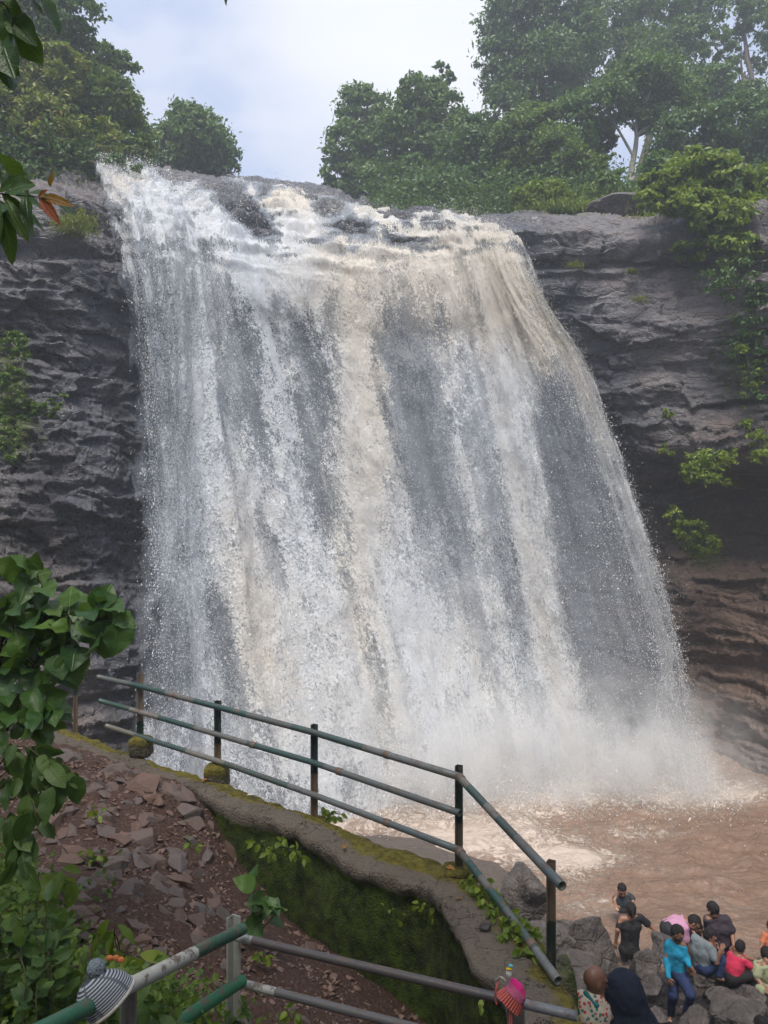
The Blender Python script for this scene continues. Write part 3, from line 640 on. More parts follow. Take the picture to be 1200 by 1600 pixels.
wall_thing = tag(obj('retaining_wall', mesh('retaining_wall', A.reshape(-1, 3), gridF(*A.shape[:2])[:, ::-1], attrs=dict(moss=mo, green=gr)), M['conc']), 'curving concrete retaining wall with yellow moss on its top and dark green moss down its side', 'retaining wall')
WALLTOP = (Fa, Ne)

# ---- rubble slope on the viewer's side of the wall
cp = []
def _c(p, dz=0): cp.append((p[0], p[1], p[2] + dz))
for k in (0, 1, 2): _c(nearp[k], -.02)
_c(nearp[3], -.03); _c(nearp[4], -.12); _c(P(362, 1320, 7.2)); _c(P(430, 1433, 6.5)); _c(P(500, 1483, 6.1)); _c(P(400, 1380, 6.8)); _c(P(567, 1540, 5.7)); _c(P(620, 1620, 5.2)); _c(P(760, 1760, 4.6))
_c(P(365, 1645, 4.0)); _c(P(0, 1600, 3.4), 0); _c(P(150, 1620, 3.4)); _c(P(-300, 1500, 4.3)); _c(P(-250, 1250, 7)); _c(P(0, 1320, 6.0)); _c(P(200, 1400, 5.1)); _c((1.6, 2.0, 4.7)); _c((0, 0, 5.9)); _c((-3, 0, 6.0)); _c((3, 0, 5.8))
cp = np.array(cp); gz = tps(cp[:, :2], cp[:, 2])
nx, ny = 360, 420
X, Y = np.meshgrid(np.linspace(-9, 3.5, nx), np.linspace(-3, 12, ny), indexing='ij')
Z = gz(X, Y)
# stop at the wall: sink the soil where it would pass under the wall top
def side_dist(x, y):
    """signed distance to the wall's near edge (positive on the viewer's side)"""
    a = Ne[:-1:4, :2]; b = Ne[4::4, :2]; b = b[:len(a)]; a = a[:len(b)]; ab = b - a
    out = None
    pts = np.stack([x.ravel(), y.ravel()], -1); best = np.full(len(pts), 1e9); sg = np.zeros(len(pts))
    for k in range(len(a)):
        w = pts - a[k]; t = np.clip((w @ ab[k]) / (ab[k] @ ab[k]), 0, 1); e = w - t[:, None] * ab[k]; dd = np.hypot(e[:, 0], e[:, 1])
        s_ = np.sign(ab[k][0] * w[:, 1] - ab[k][1] * w[:, 0]); m = dd < best; best[m] = dd[m]; sg[m] = s_[m]
    return (best * -sg).reshape(x.shape)
SD = side_dist(X, Y)
Z = Z - 3.5 * sstep(-.02, -.3, SD)
Z = Z + .05 * fbm(xyz(X * 1.2, Y * 1.2, 0), 4, 310) + .03 * fbm(xyz(X * 6, Y * 6, 0), 4, 311)
slope = tag(obj('rubble_slope', mesh('rubble_slope', xyz(X, Y, Z).reshape(-1, 3), gridF(nx, ny), ), M['dirt']), kind='structure')
def ground(x, y): return gz(x, y) + .05 * fbm(xyz(x * 1.2, y * 1.2, 0), 4, 310)

# ---- rocky bank by the pool
bp = [G(880, 1455, .2), G(960, 1500, -.3), G(1030, 1480, -.1), G(1100, 1500, .08), G(1200, 1500, -.1), G(1200, 1600, .12), G(1090, 1598, .0), G(1000, 1590, .1), G(900, 1560, .4), G(860, 1450, .4), G(800, 1430, .5), G(750, 1370, .5), (2.2, 6.5, 2.0), (1.9, 5.0, 2.4), (3.0, 3.0, 2.6), (6, 6, 1.5), (9, 5, 2.2), (12, 8, 1.5), (1.2, 9, 1.5), (-1, 13, 1.2), (-4, 15, 2), G(1300, 1480, .1), G(1400, 1420, -.3), G(1100, 1440, -.6), G(980, 1440, -.5), G(900, 1390, -.5), G(780, 1320, -.8), G(1200, 1440, -.7), G(1500, 1330, -1.0), (14, 16, -1), (-4, 19, .3)]
bp = np.array([list(q) for q in bp]); bz = tps(bp[:, :2], bp[:, 2])
nx, ny = 360, 300
X, Y = np.meshgrid(np.linspace(-8, 18, nx), np.linspace(-2, 19, ny), indexing='ij')
def bank(x, y): return np.clip(bz(x, y), -1.2, 3.0)
Z = bank(X, Y) + .10 * fbm(xyz(X * 1.5, Y * 1.5, 0), 4, 320)
SDb = side_dist(X, Y)
shore = tag(obj('rocky_bank', mesh('rocky_bank', xyz(X, Y, Z).reshape(-1, 3), gridF(nx, ny)), M['bank']), kind='structure')
# the wooded hillside across the gorge behind the camera, and the ground everything stands in
nx, ny = 120, 100
X, Y = np.meshgrid(np.linspace(-160, 160, nx), np.linspace(-140, 170, ny), indexing='ij')
Z = -1.6 + .0 * X
Z = np.where(Y < -4, -1.6 + np.clip(-4 - Y, 0, 40) * .75, Z) + np.clip(np.abs(X) - 24, 0, 30) * .9 * (Y < 26) + 3 * fbm(xyz(X * .05, Y * .05, 0), 3, 330) * (np.abs(X) + np.abs(Y) > 50)
Z = np.minimum(Z, 26)
s = NT('forest_floor'); c = s.coord('Object'); M['forest'] = s.done(s.bsdf(s.mix(s.noise(c, .5, 6, .7), (.02, .035, .012), (.06, .08, .03)), .9, s.bump(s.noise(c, 1.5, 6, .7), 1, .6), .2))
tag(obj('gorge_ground', mesh('gorge_ground', xyz(X, Y, Z).reshape(-1, 3), gridF(nx, ny)), M['forest']), kind='structure')

# ---- the damp air of the gorge
s = NT('haze'); v = s.n('ShaderNodeVolumePrincipled', {'Color': (.86, .92, 1.0, 1), 'Density': .0030, 'Anisotropy': .35}); M['haze'] = s.done(None, v.outputs[0])
V, F = box((0, 0, 0), (2, 2, 2))
HZ = tag(obj('haze', mesh('haze', V, F, smooth=False), M['haze'], loc=(0, 14, 27.4), scale=(190, 180, 31)), kind='stuff')
# ================================================================== stones
HB = []
for k in range(12):
    rs = np.random.RandomState(900 + k); V, F = hullrock(900 + k, (1, rs.uniform(.6, .9), rs.uniform(.28, .6)), 14)
    HB.append(mesh('stone', V, F, smooth=False)); HB[-1].materials.append(M['stone'])
def slope_n(x, y, f=None):
    f = f or gz; e = .05; return unit(np.array([-(f(x + e, y) - f(x - e, y)) / (2 * e), -(f(x, y + e) - f(x, y - e)) / (2 * e), 1.0]))
rs = np.random.RandomState(5)
# the larger stones at the places the photograph has them: pixel x, y, half width in pixels, tilt
BIG = [(228, 1218, 26), (262, 1226, 22), (178, 1195, 24), (165, 1240, 16), (222, 1300, 26), (142, 1280, 17), (180, 1302, 16), (228, 1275, 22), (232, 1342, 20), (216, 1340, 22), (180, 1365, 16), (195, 1352, 15), (78, 1272, 20), (60, 1358, 18), (90, 1355, 16),
       (250, 1366, 14), (254, 1388, 14), (275, 1388, 16), (278, 1408, 18), (288, 1428, 22), (310, 1363, 14), (148, 1418, 12), (104, 1455, 14), (130, 1460, 13), (288, 1238, 18), (292, 1268, 14), (118, 1215, 20), (30, 1210, 22), (60, 1188, 20), (20, 1240, 18), (100, 1178, 20), (310, 1465, 16), (240, 1470, 11), (250, 1476, 12), (290, 1548, 14), (310, 1535, 12), (355, 1322, 14), (300, 1310, 15), (332, 1290, 12), (85, 1310, 16), (110, 1330, 15), (150, 1330, 14), (340, 1400, 11), (36, 1300, 18)]
def on_ground(px, py, f=ground):
    z = 5.0
    for _ in range(12):
        g = G(px, py, z); z = .5 * z + .5 * float(f(np.array(g[0]), np.array(g[1])))
    return np.array([g[0], g[1], z])
def place_stone(p, r, parent, f=gz, flat=.5, sink=.25, mesh_=None):
    me = mesh_ or HB[rs.randint(len(HB))]; n = slope_n(p[0], p[1], f)
    q = Vector(n + rs.normal(size=3) * .3 * flat).normalized().to_track_quat('Z', 'Y').to_matrix() @ Matrix.Rotation(rs.uniform(0, 6.28), 3, 'Z')
    o = obj('stone', me, parent=parent, loc=(p[0], p[1], p[2] + r * (.30 - sink)), scale=(r * rs.uniform(.85, 1.15),) * 3); o.rotation_euler = q.to_euler(); return o
for a, b, w in BIG:
    p = on_ground(a, b + w * .4); r = w * p[1] / FPX * 1.3; place_stone(p, r, slope)
cnt = 0
while cnt < 255:
    a, b = rs.uniform(-20, 620), rs.uniform(1150, 1600); p = on_ground(a, b)
    dns = math.exp(-((a - 180) / 230) ** 2) * (1.0 if b < 1400 else .55)
    if side_dist(np.array([p[0]]), np.array([p[1]]))[0] < .12 or rs.rand() > dns: continue
    place_stone(p, rs.lognormal(-2.62, .42), slope); cnt += 1
def gravel(name, parent, n, f, region, sizes, mat, seed, gate=None, flat=.6):
    rs = np.random.RandomState(seed); T = [hullrock(seed * 10 + k, (1, .8, .5), 8) for k in range(6)]
    a = rs.uniform(region[0], region[1], n); b = rs.uniform(region[2], region[3], n); z = f(a, b)
    if gate is not None: k = gate(a, b, rs); a, b, z = a[k], b[k], z[k]
    parts = []; m = len(a); typ = rs.randint(0, 6, m)
    for t in range(6):
        k = np.where(typ == t)[0]; V, F = T[t]; sz = rs.lognormal(sizes[0], sizes[1], len(k))
        th = rs.uniform(0, 6.28, len(k)); c, s_ = np.cos(th), np.sin(th); tl = rs.normal(0, .35, len(k))
        X = V[None] * sz[:, None, None]
        X = np.stack([X[..., 0], X[..., 1] * np.cos(tl)[:, None] - X[..., 2] * np.sin(tl)[:, None], X[..., 1] * np.sin(tl)[:, None] + X[..., 2] * np.cos(tl)[:, None]], -1)
        X = np.stack([X[..., 0] * c[:, None] - X[..., 1] * s_[:, None], X[..., 0] * s_[:, None] + X[..., 1] * c[:, None], X[..., 2]], -1)
        X = X + np.stack([a[k], b[k], z[k] + .1 * sz], -1)[:, None]
        Fk = (np.arange(len(k))[:, None, None] * len(V) + F[None]).reshape(-1, 3); parts.append((X.reshape(-1, 3), Fk))
    V, F = join(parts); return tag(obj(name, mesh(name, V, F, smooth=False), mat, parent=parent), kind='stuff')
gate = lambda a, b, rs: side_dist(a, b) > .04
gravel('gravel', slope, 16000, ground, (-4.6, 1.0, 3.2, 9.6), (-4.15, .5), M['stone'], 3, gate)

# shore stones
bankf = lambda x, y: bank(x, y) + .10 * fbm(xyz(x * 1.5, y * 1.5, 0), 4, 320)
HS = []
for k in range(9):
    rs_ = np.random.RandomState(940 + k); V, F = rock(940 + k, 3, 9, .16, (1, rs_.uniform(.65, .95), rs_.uniform(.45, .75)), 2.2); HS.append(mesh('stone', V, F, smooth=False)); HS[-1].materials.append(M['boulder'])
M['shore_stone'] = mat_stone('shore_stone', (.12, .085, .070), (.15, .145, .14), .45)
HSF = []
for k in range(8):
    V, F = hullrock(980 + k, (1.1, .8, .45), 13); HSF.append(mesh('stone', V, F, smooth=False)); HSF[-1].materials.append(M['shore_stone'])
cnt = 0
while cnt < 290:
    a, b = rs.uniform(850, 1260), rs.uniform(1440, 1680); p = on_ground(a, b, bankf)
    if p[2] < .02: continue
    r = rs.lognormal(-2.15, .42)
    if 1020 < a < 1200 and 1430 < b < 1560: r = min(r, .11)
    o = place_stone(p, min(r, .22), shore, bank, 1.0, .2, (HS + HSF)[rs.randint(9 + 8)]); cnt += 1
gravel('shore_gravel', shore, 9000, bankf, (1.5, 9, 6, 13.5), (-3.0, .6), M['boulder'], 4, lambda a, b, rs: bankf(a, b) > -.1)

# named boulders: pixel centre, half width, half height, depth, seed, label
BO = [
 (820, 1398, 46, 36, 13.6, 61, 'dark grey boulder at the foot of the fall, behind the last railing post'),
 (905, 1488, 56, 44, 11.9, 62, 'large rounded grey boulder left of the woman in black standing in the water'),
 (860, 1470, 30, 30, 11.6, 68, 'wet boulder just behind the last railing post, beside the large rounded boulder'),
 (898, 1530, 44, 34, 10.9, 63, 'brown wedge shaped boulder below the large rounded one, above the child'),
 (1042, 1480, 40, 26, 11.9, 64, 'slanting squared boulder touched by the hand of the woman in black'),
 (1006, 1516, 36, 30, 11.5, 65, 'slanting brown slab boulder left of the man in the blue shirt'),
 (1016, 1550, 27, 26, 10.9, 66, 'pale smooth oval boulder left of the legs of the man in the blue shirt'),
 (1020, 1592, 26, 16, 10.4, 67, 'flat pale brown boulder at the bottom edge right of the dark headscarf'),
 (1172, 1560, 26, 18, 10.9, 69, 'grey slab tilted up in front of the child in the red shirt'),
 (1128, 1562, 30, 14, 11.0, 70, 'flat wet boulder under the seated man in the grey shirt'),
 (1160, 1588, 50, 20, 10.2, 71, 'wide pinkish boulder at the bottom right corner'),
 (1085, 1592, 30, 20, 10.5, 72, 'brown boulder under the bare foot of the man in the blue shirt'),
 (1108, 1530, 30, 18, 11.75, 73, 'dark wet boulder the man in the grey shirt sits on'),
 (1150, 1544, 28, 16, 11.55, 74, 'wet boulder the child in the red shirt sits on'),
]
for a, b, w, h, d, sd, lab in BO:
    sc_ = .68 if a > 990 else .9; r = w * d / FPX * sc_; rv = h * d / FPX * sc_; V, F = rock(sd, 5, 9, .20, (r * 1.05, r * .95, rv * 1.15), 1.9)
    tag(obj('boulder', mesh('boulder', V, F, smooth=False), M['boulder'], loc=P(a, b, d)), lab, 'boulder')

V, F = rock(91, 4, 10, .2, (1.35, .8, .55), 2.0)
tag(obj('boulder', mesh('boulder', V, F, smooth=False), M['boulder'], loc=P(985, 332, 27.6)), 'dark hump of rock among the grass on the right ledge above the cliff', 'boulder')
# ================================================================== foliage
M['lf_far'] = mat_leaf('hazy_green_leaves', (.045, .105, .022), (.12, .20, .035), .5, .35)
M['lf_dark'] = mat_leaf('dark_green_leaves', (.032, .078, .018), (.08, .155, .028), .45, .3)
M['lf_mid'] = mat_leaf('mid_green_leaves', (.055, .115, .016), (.15, .22, .025), .45, .4)
M['lf_yel'] = mat_leaf('yellow_green_leaves', (.10, .145, .016), (.26, .28, .028), .45, .45, tip=(.28, .20, .03))
M['lf_lime'] = mat_leaf('fresh_green_leaves', (.11, .18, .016), (.25, .31, .03), .45, .45)
M['moss'] = mat_leaf('moss_blades', (.03, .05, .008), (.12, .14, .02), .8, .3)
M['lf_big'] = mat_leaf('glossy_heart_leaves', (.03, .095, .024), (.12, .22, .026), .36, .28, vein=True, spec=.55)
M['lf_herb'] = mat_leaf('herb_leaves', (.026, .075, .016), (.095, .165, .024), .45, .35, vein=True, spec=.45)
M['lf_red'] = mat_leaf('red_young_leaves', (.42, .06, .035), (.50, .10, .05), .45, .4, vein=True)
M['lf_orange'] = mat_leaf('orange_leaves', (.42, .19, .04), (.50, .24, .06), .45, .4, vein=True)
M['bark'] = mat_bark(); M['bark_pale'] = mat_bark('pale_bark', (.17, .155, .135), (.30, .27, .24)); M['stem'] = mat_bark('green_stem', (.04, .05, .02), (.09, .08, .04))

def leafcloud(C, Nr, size, seed, aspect=.5, fold=.25, droop=.3):
    """C centres, Nr rough facing; each leaf 2 triangles folded on its midrib"""
    rs = np.random.RandomState(seed); n = len(C); sz = size * rs.uniform(.6, 1.35, (n, 1))
    N = unit(Nr + rs.normal(size=(n, 3)) * .75); D = rs.normal(size=(n, 3)); D[:, 2] -= droop * 2; D = unit(D - N * (D * N).sum(-1, keepdims=True)); B = np.cross(N, D)
    a = C - D * sz * .5; t = C + D * sz * .5; m = C - D * sz * .06
    l = m + B * sz * aspect * .5 + N * sz * fold * .3; r = m - B * sz * aspect * .5 + N * sz * fold * .3
    V = np.stack([a, l, t, r], 1).reshape(-1, 3); b = np.arange(n)[:, None, None] * 4
    F = (b + np.array([[0, 1, 2], [0, 2, 3]])).reshape(-1, 3); return V, F, np.repeat(rs.rand(n), 4)
def crown_pts(lobes, n, seed, shell=.35, clump=.16, nclump=None):
    """clumped points near the surface of ellipsoid lobes (cx,cy,cz,rx,ry,rz)"""
    rs = np.random.RandomState(seed); L = np.array(lobes, float); wts = (L[:, 3] * L[:, 5] + L[:, 3] * L[:, 4]); wts /= wts.sum()
    nclump = nclump or max(30, n // 45); li = rs.choice(len(L), nclump, p=wts); dr = unit(rs.normal(size=(nclump, 3)) + np.array([0, -.15, .25]))
    rad = 1 - shell * rs.rand(nclump) ** 1.5 + .16 * fbm(dr * 2.2 + li[:, None] * 9.1, 3, seed); cc = L[li, :3] + dr * L[li, 3:6] * rad[:, None]
    ci = rs.randint(0, nclump, n); sp = clump * L[li[ci], 3:6].mean(1); csz = (.5 + rs.rand(nclump))[ci]
    g = rs.normal(size=(n, 3)) * np.array([1, 1, .55]); p = cc[ci] + g * (sp * csz)[:, None] * .8
    return p, unit(dr[ci] * .6 + unit(g) * .7 + np.array([0, 0, .5])), cc, li
def limbs(base, top, lobes, seed, r0, nb=9, lean=0):
    rs = np.random.RandomState(seed); base = np.array(base, float); top = np.array(top, float); parts = []
    n = 9; t = np.linspace(0, 1, n)[:, None]; tr = base + (top - base) * t + np.c_[fbm(xyz(t[:, 0] * 2.2, seed, 0), 2, seed), fbm(xyz(t[:, 0] * 2.2, seed, 5), 2, seed + 1), 0 * t[:, 0]] * np.linalg.norm(top - base) * .12 * np.sin(t * math.pi)
    parts.append(tube(tr, np.linspace(r0, r0 * .35, n), 8))
    for k in range(nb):
        L = lobes[k % len(lobes)]; e = np.array(L[:3]) + rs.normal(size=3) * np.array(L[3:6]) * .42; a = tr[int(n * rs.uniform(.35, .9))]
        m = (a + e) / 2 + rs.normal(size=3) * .1 * np.linalg.norm(e - a) + np.array([0, 0, .06]) * np.linalg.norm(e - a)
        c = cr(np.array([a, m, e]), np.linspace(0, 2, 7)); parts.append(tube(c, np.linspace(r0 * .42, r0 * .08, 7), 6))
        for q in range(3):
            s0 = c[rs.randint(2, 6)]; e2 = s0 + rs.normal(size=3) * np.array(L[3:6]) * .4; parts.append(tube(np.array([s0, (s0 + e2) / 2 + rs.normal(size=3) * .05, e2]), [r0 * .12, r0 * .08, r0 * .03], 5))
    return join(parts)
def tree(name, lobes_px, d, n, leaf, mat, label, cat='tree', group=None, seed=1, base=None, top=None, r0=.18, shell=.35, clump=.16, bark='bark', nb=9, nclump=None, dsp=.9, droop=.3):
    lobes = []
    for a, b, w, h in lobes_px:
        rs = np.random.RandomState(int(abs(a * 7 + b)) + 3); dd = d + rs.uniform(-1, 1) * .05 * d * .5; c = P(a, b, dd); k = dd / FPX; lobes.append((*c, w * k, w * k * dsp, h * k))
    lobes = np.array(lobes); i = np.argmax(lobes[:, 3] * lobes[:, 5]); lc = lobes[:, :3].mean(0)
    bs = P(*base) if base else np.array([lc[0], lc[1], lobes[:, 2].min() - lobes[i, 5] * 1.3])
    tp = P(*top) if top else lc + np.array([0, 0, lobes[i, 5] * .5])
    root = empty(name, bs); tag(root, label, cat, group)
    V, F = limbs(bs, tp, lobes, seed, r0, nb); obj('trunk', mesh('trunk', V, F), M[bark], parent=root)
    n = int(n * (1.35 if d > 30 else 1.15)); p, nr, cc, li = crown_pts(lobes, n, seed, shell, clump, nclump); V, F, v = leafcloud(p, nr, leaf * (1.3 if d > 30 else 1.1), seed + 5, droop=droop)
    obj('crown', mesh('crown', V, F, attrs=dict(var=v), smooth=False), M[mat], parent=root)
    return root
GL = 'trees on the left bank above the cliff'; GR = 'trees on the right bank above the cliff'
tree('broadleaf_tree', [(40, 30, 75, 70), (95, 15, 58, 60), (112, 75, 38, 45), (60, 90, 55, 45), (20, 60, 60, 60), (-60, 20, 90, 90)], 27, 24000, .17, 'lf_dark', 'tall dark green tree at the top left corner, rising behind the yellow green one', group=GL, seed=11, base=(60, 300, 27))
tree('broadleaf_tree', [(40, 130, 55, 45), (80, 150, 45, 40), (10, 190, 70, 60), (70, 210, 70, 50), (150, 215, 40, 40), (100, 110, 40, 40), (30, 90, 50, 40), (-70, 160, 80, 80)], 25.2, 21000, .16, 'lf_yel', 'yellow green leafy tree on the left bank below the tall dark tree', group=GL, seed=12, base=(50, 330, 25.2))
tree('broadleaf_tree', [(165, 165, 55, 45), (190, 215, 48, 50), (130, 225, 55, 40), (215, 235, 22, 30), (140, 130, 40, 30)], 28, 18000, .17, 'lf_mid', 'mid green tree with drooping leaves nearest the left edge of the fall', group=GL, seed=13, base=(160, 320, 28))
tree('slender_tree', [(170, 92, 24, 20), (200, 100, 18, 26), (150, 85, 22, 18), (195, 140, 14, 22)], 31, 2200, .17, 'lf_far', 'small feathery tree top showing above the mid green left bank tree', group=GL, seed=14, base=(165, 260, 31), nclump=70, r0=.1)
tree('round_tree', [(305, 215, 52, 42), (275, 240, 40, 42), (340, 240, 32, 40), (300, 260, 55, 28), (355, 265, 18, 18)], 38, 15000, .2, 'lf_far', 'round crowned tree standing alone behind the top of the fall', group=GL, seed=15, base=(300, 310, 38), shell=.45)
tree('low_tree', [(40, 255, 70, 22), (120, 258, 60, 22), (-60, 250, 70, 40), (190, 262, 30, 14)], 25.5, 9000, .15, 'lf_dark', 'dark low undergrowth tree between the left rock slab and the taller trees', group=GL, seed=16, base=(60, 300, 25.5))
tree('broadleaf_tree', [(570, 180, 42, 45), (545, 235, 40, 40), (525, 280, 32, 30), (600, 230, 42, 50), (590, 290, 60, 30)], 41, 15000, .22, 'lf_far', 'bluish tree at the left end of the right bank wood, nearest the open sky', group=GR, seed=21, base=(575, 350, 41))
tree('broadleaf_tree', [(655, 150, 35, 28), (690, 175, 38, 35), (640, 205, 45, 45), (700, 235, 50, 45), (650, 280, 45, 35)], 39, 13000, .21, 'lf_far', 'tree with a flat tufted top, second from the left on the right bank', group=GR, seed=22, base=(660, 345, 39))
tree('sapling', [(692, 108, 12, 10), (702, 124, 12, 12), (688, 140, 12, 14)], 40, 420, .24, 'lf_far', 'thin twig of large leaves sticking up above the tufted tree', group=GR, seed=23, base=(690, 230, 40), r0=.06, nclump=22)
tree('tall_tree', [(810, 40, 60, 60), (860, 20, 60, 70), (790, 110, 45, 60), (850, 120, 65, 60), (800, 180, 55, 45), (900, 70, 50, 60)], 42, 24000, .21, 'lf_dark', 'tallest dark tree of the right bank, standing left of the glare', group=GR, seed=24, base=(820, 340, 42), r0=.3)
tree('tall_tree', [(960, 20, 55, 50), (1030, 30, 60, 50), (1010, 95, 60, 45), (940, 90, 45, 45), (1070, 70, 40, 40)], 44, 17000, .2, 'lf_far', 'tall hazy tree at the top edge, right of the tallest dark tree', group=GR, seed=25, base=(990, 330, 44), r0=.28, nclump=300)
tree('broadleaf_tree', [(1005, 135, 62, 40), (945, 165, 45, 34), (1060, 160, 40, 35), (1015, 185, 30, 22), (900, 190, 36, 40)], 35, 15000, .17, 'lf_far', 'spreading tree with a pale crooked forked trunk in the middle of the right bank', group=GR, seed=26, base=(985, 285, 35), top=(1000, 170, 35), bark='bark_pale', r0=.17)
tree('sparse_tree', [(1130, 30, 50, 36), (1180, 60, 40, 40), (1120, 85, 40, 25), (1170, 130, 40, 22), (1230, 60, 60, 60), (1150, 8, 50, 30)], 43, 7500, .2, 'lf_far', 'sparse tall tree with bright sky showing through at the top right', group=GR, seed=27, base=(1135, 310, 43), r0=.22, nclump=190, clump=.13)
tree('broadleaf_tree', [(730, 250, 55, 45), (690, 300, 60, 30), (770, 290, 55, 34), (740, 215, 30, 30)], 36, 14000, .18, 'lf_dark', 'shorter green tree directly above the brown lip of the fall', group=GR, seed=28, base=(730, 355, 36))
tree('broadleaf_tree', [(820, 220, 50, 45), (870, 250, 50, 40), (800, 270, 40, 34), (845, 190, 36, 26), (920, 270, 40, 24)], 34.5, 15000, .17, 'lf_mid', 'bushy tree behind the bright rounded shrub of the right bank', group=GR, seed=29, base=(840, 345, 34.5))
tree('broadleaf_tree', [(1080, 215, 60, 40), (1150, 200, 60, 45), (1210, 215, 60, 60), (1060, 255, 50, 30), (1170, 255, 60, 35)], 35, 16000, .18, 'lf_dark', 'broad dark tree behind the shrubs at the right edge', group=GR, seed=30, base=(1120, 330, 35))
tree('broadleaf_tree', [(1100, 140, 50, 30), (1160, 165, 50, 25)], 41, 7000, .2, 'lf_far', 'hazy tree crown below the sparse tree at the right', group=GR, seed=38, base=(1110, 300, 41), nclump=150)
tree('broadleaf_tree', [(910, 245, 34, 30), (935, 215, 28, 26)], 39, 4500, .2, 'lf_dark', 'narrow dark tree left of the pale forked trunk', group=GR, seed=39, base=(915, 320, 39))
GS = 'shrubs on the right ledge'
tree('shrub', [(845, 312, 44, 22), (822, 325, 26, 14), (868, 322, 28, 16)], 29.5, 5200, .15, 'lf_lime', 'low rounded bright green shrub on the right ledge', 'shrub', GS, 31, base=(845, 345, 29.5), r0=.05)
tree('young_tree', [(952, 262, 22, 20), (945, 290, 26, 20), (965, 305, 22, 16)], 30, 2000, .15, 'lf_mid', 'slim young tree standing up from the grassy ledge', 'tree', GS, 32, base=(952, 330, 30), r0=.05, nclump=60)
tree('shrub', [(1030, 262, 26, 22), (1050, 280, 26, 18)], 31, 3000, .16, 'lf_far', 'greyish shrub right of the pale forked trunk', 'shrub', GS, 33, base=(1035, 315, 31), r0=.05)
tree('shrub', [(1100, 268, 55, 30), (1045, 292, 45, 28), (1015, 315, 28, 16), (1060, 300, 36, 22), (1140, 290, 50, 26), (1085, 320, 50, 20), (1130, 340, 50, 24), (1075, 395, 26, 16), (1175, 345, 45, 40), (1150, 390, 40, 24), (1215, 320, 50, 60)], 24.4, 21000, .2, 'lf_lime', 'large broad leaved shrub leaning out over the right cliff', 'shrub', GS, 34, base=(1140, 440, 24.6), r0=.07, nclump=260, clump=.2, dsp=.6)
tree('hanging_shrub', [(1150, 440, 50, 34), (1185, 490, 36, 50), (1160, 540, 22, 40), (1190, 580, 20, 50), (1230, 480, 50, 110)], 23.6, 9000, .12, 'lf_dark', 'dark tangled creeper hanging down the cliff at the right edge', 'creeper', None, 35, base=(1180, 420, 24.2), r0=.04, dsp=.5)
tree('cliff_plant', [(1105, 722, 30, 18), (1085, 740, 26, 14), (1120, 755, 22, 12), (1135, 708, 18, 10), (1045, 705, 14, 12)], 23.6, 1500, .13, 'lf_lime', 'yellow green plant spreading over the dark hollow in the right cliff', 'plant', None, 36, base=(1100, 700, 24.6), r0=.02, nclump=50, clump=.22)
tree('cliff_plant', [(1185, 690, 22, 16), (1195, 715, 20, 12), (1170, 670, 12, 14)], 23.2, 900, .12, 'lf_lime', 'bright leafy sprig at the right edge above the cliff hollow', 'plant', None, 37, base=(1195, 650, 24), r0=.02, nclump=30, clump=.22)
tree('fern', [(1048, 805, 16, 16), (1078, 828, 22, 14), (1105, 850, 24, 14), (1090, 862, 20, 8)], 25.2, 1700, .12, 'lf_lime', 'ferns growing along the broken ledge below the right cliff hollow', 'fern', None, 41, base=(1060, 850, 26.3), r0=.02, nclump=60, clump=.2)
tree('cliff_plant', [(1042, 646, 12, 7)], 24.3, 160, .12, 'lf_lime', 'small tuft on the bare rock right of the fall, above the hollow', 'plant', None, 42, base=(1042, 655, 24.8), r0=.012, nclump=8, nb=3)
tree('cliff_plant', [(1180, 590, 12, 26), (1165, 620, 8, 30), (1160, 560, 10, 26)], 23.4, 700, .10, 'lf_lime', 'thin yellow creeper strand dangling down the right cliff', 'creeper', None, 43, base=(1170, 530, 23.9), r0=.015, nclump=30, nb=4, dsp=.5)
tree('hanging_plant', [(22, 545, 24, 26), (18, 600, 26, 30), (30, 640, 34, 22), (12, 690, 22, 36), (70, 640, 22, 12), (95, 625, 18, 10)], 18.9, 7000, .075, 'lf_mid', 'dark mossy plants hanging on the left cliff at the picture edge', 'plant', None, 44, base=(10, 520, 19.6), r0=.02, dsp=.35, nclump=150)
# blades of grass and moss cushions standing on rock ledges
def tuft_field(name, spots, label, cat, mat, leaf, seed, parent=None, kind=None, up=True, group=None):
    rs = np.random.RandomState(seed); C = []; Nr = []
    for a, b, w, h, d, n in spots:
        g = rs.normal(size=(n, 3)) * .5; c = P(a, b, d); k = d / FPX
        C.append(c + g * np.array([w * k, w * k * .5, h * k])); Nr.append(np.tile([0, -.8, .2], (n, 1)))
    C = np.concatenate(C); Nr = np.concatenate(Nr); V, F, v = leafcloud(C, Nr, leaf, seed, aspect=.22, fold=.3, droop=-1.2 if up else 1.2)
    me = mesh(name, V, F, attrs=dict(var=v), smooth=False); return tag(obj(name, me, M[mat], parent=parent), label, cat, group, kind)
tuft_field('ledge_grass', [(880, 326, 60, 7, 28.6, 1800), (960, 326, 70, 7, 28.2, 1800), (1000, 335, 50, 6, 27.6, 900), (915, 308, 60, 8, 29.6, 1300), (1030, 345, 40, 10, 26.6, 1100)], None, None, 'lf_lime', .2, 51, kind='stuff')
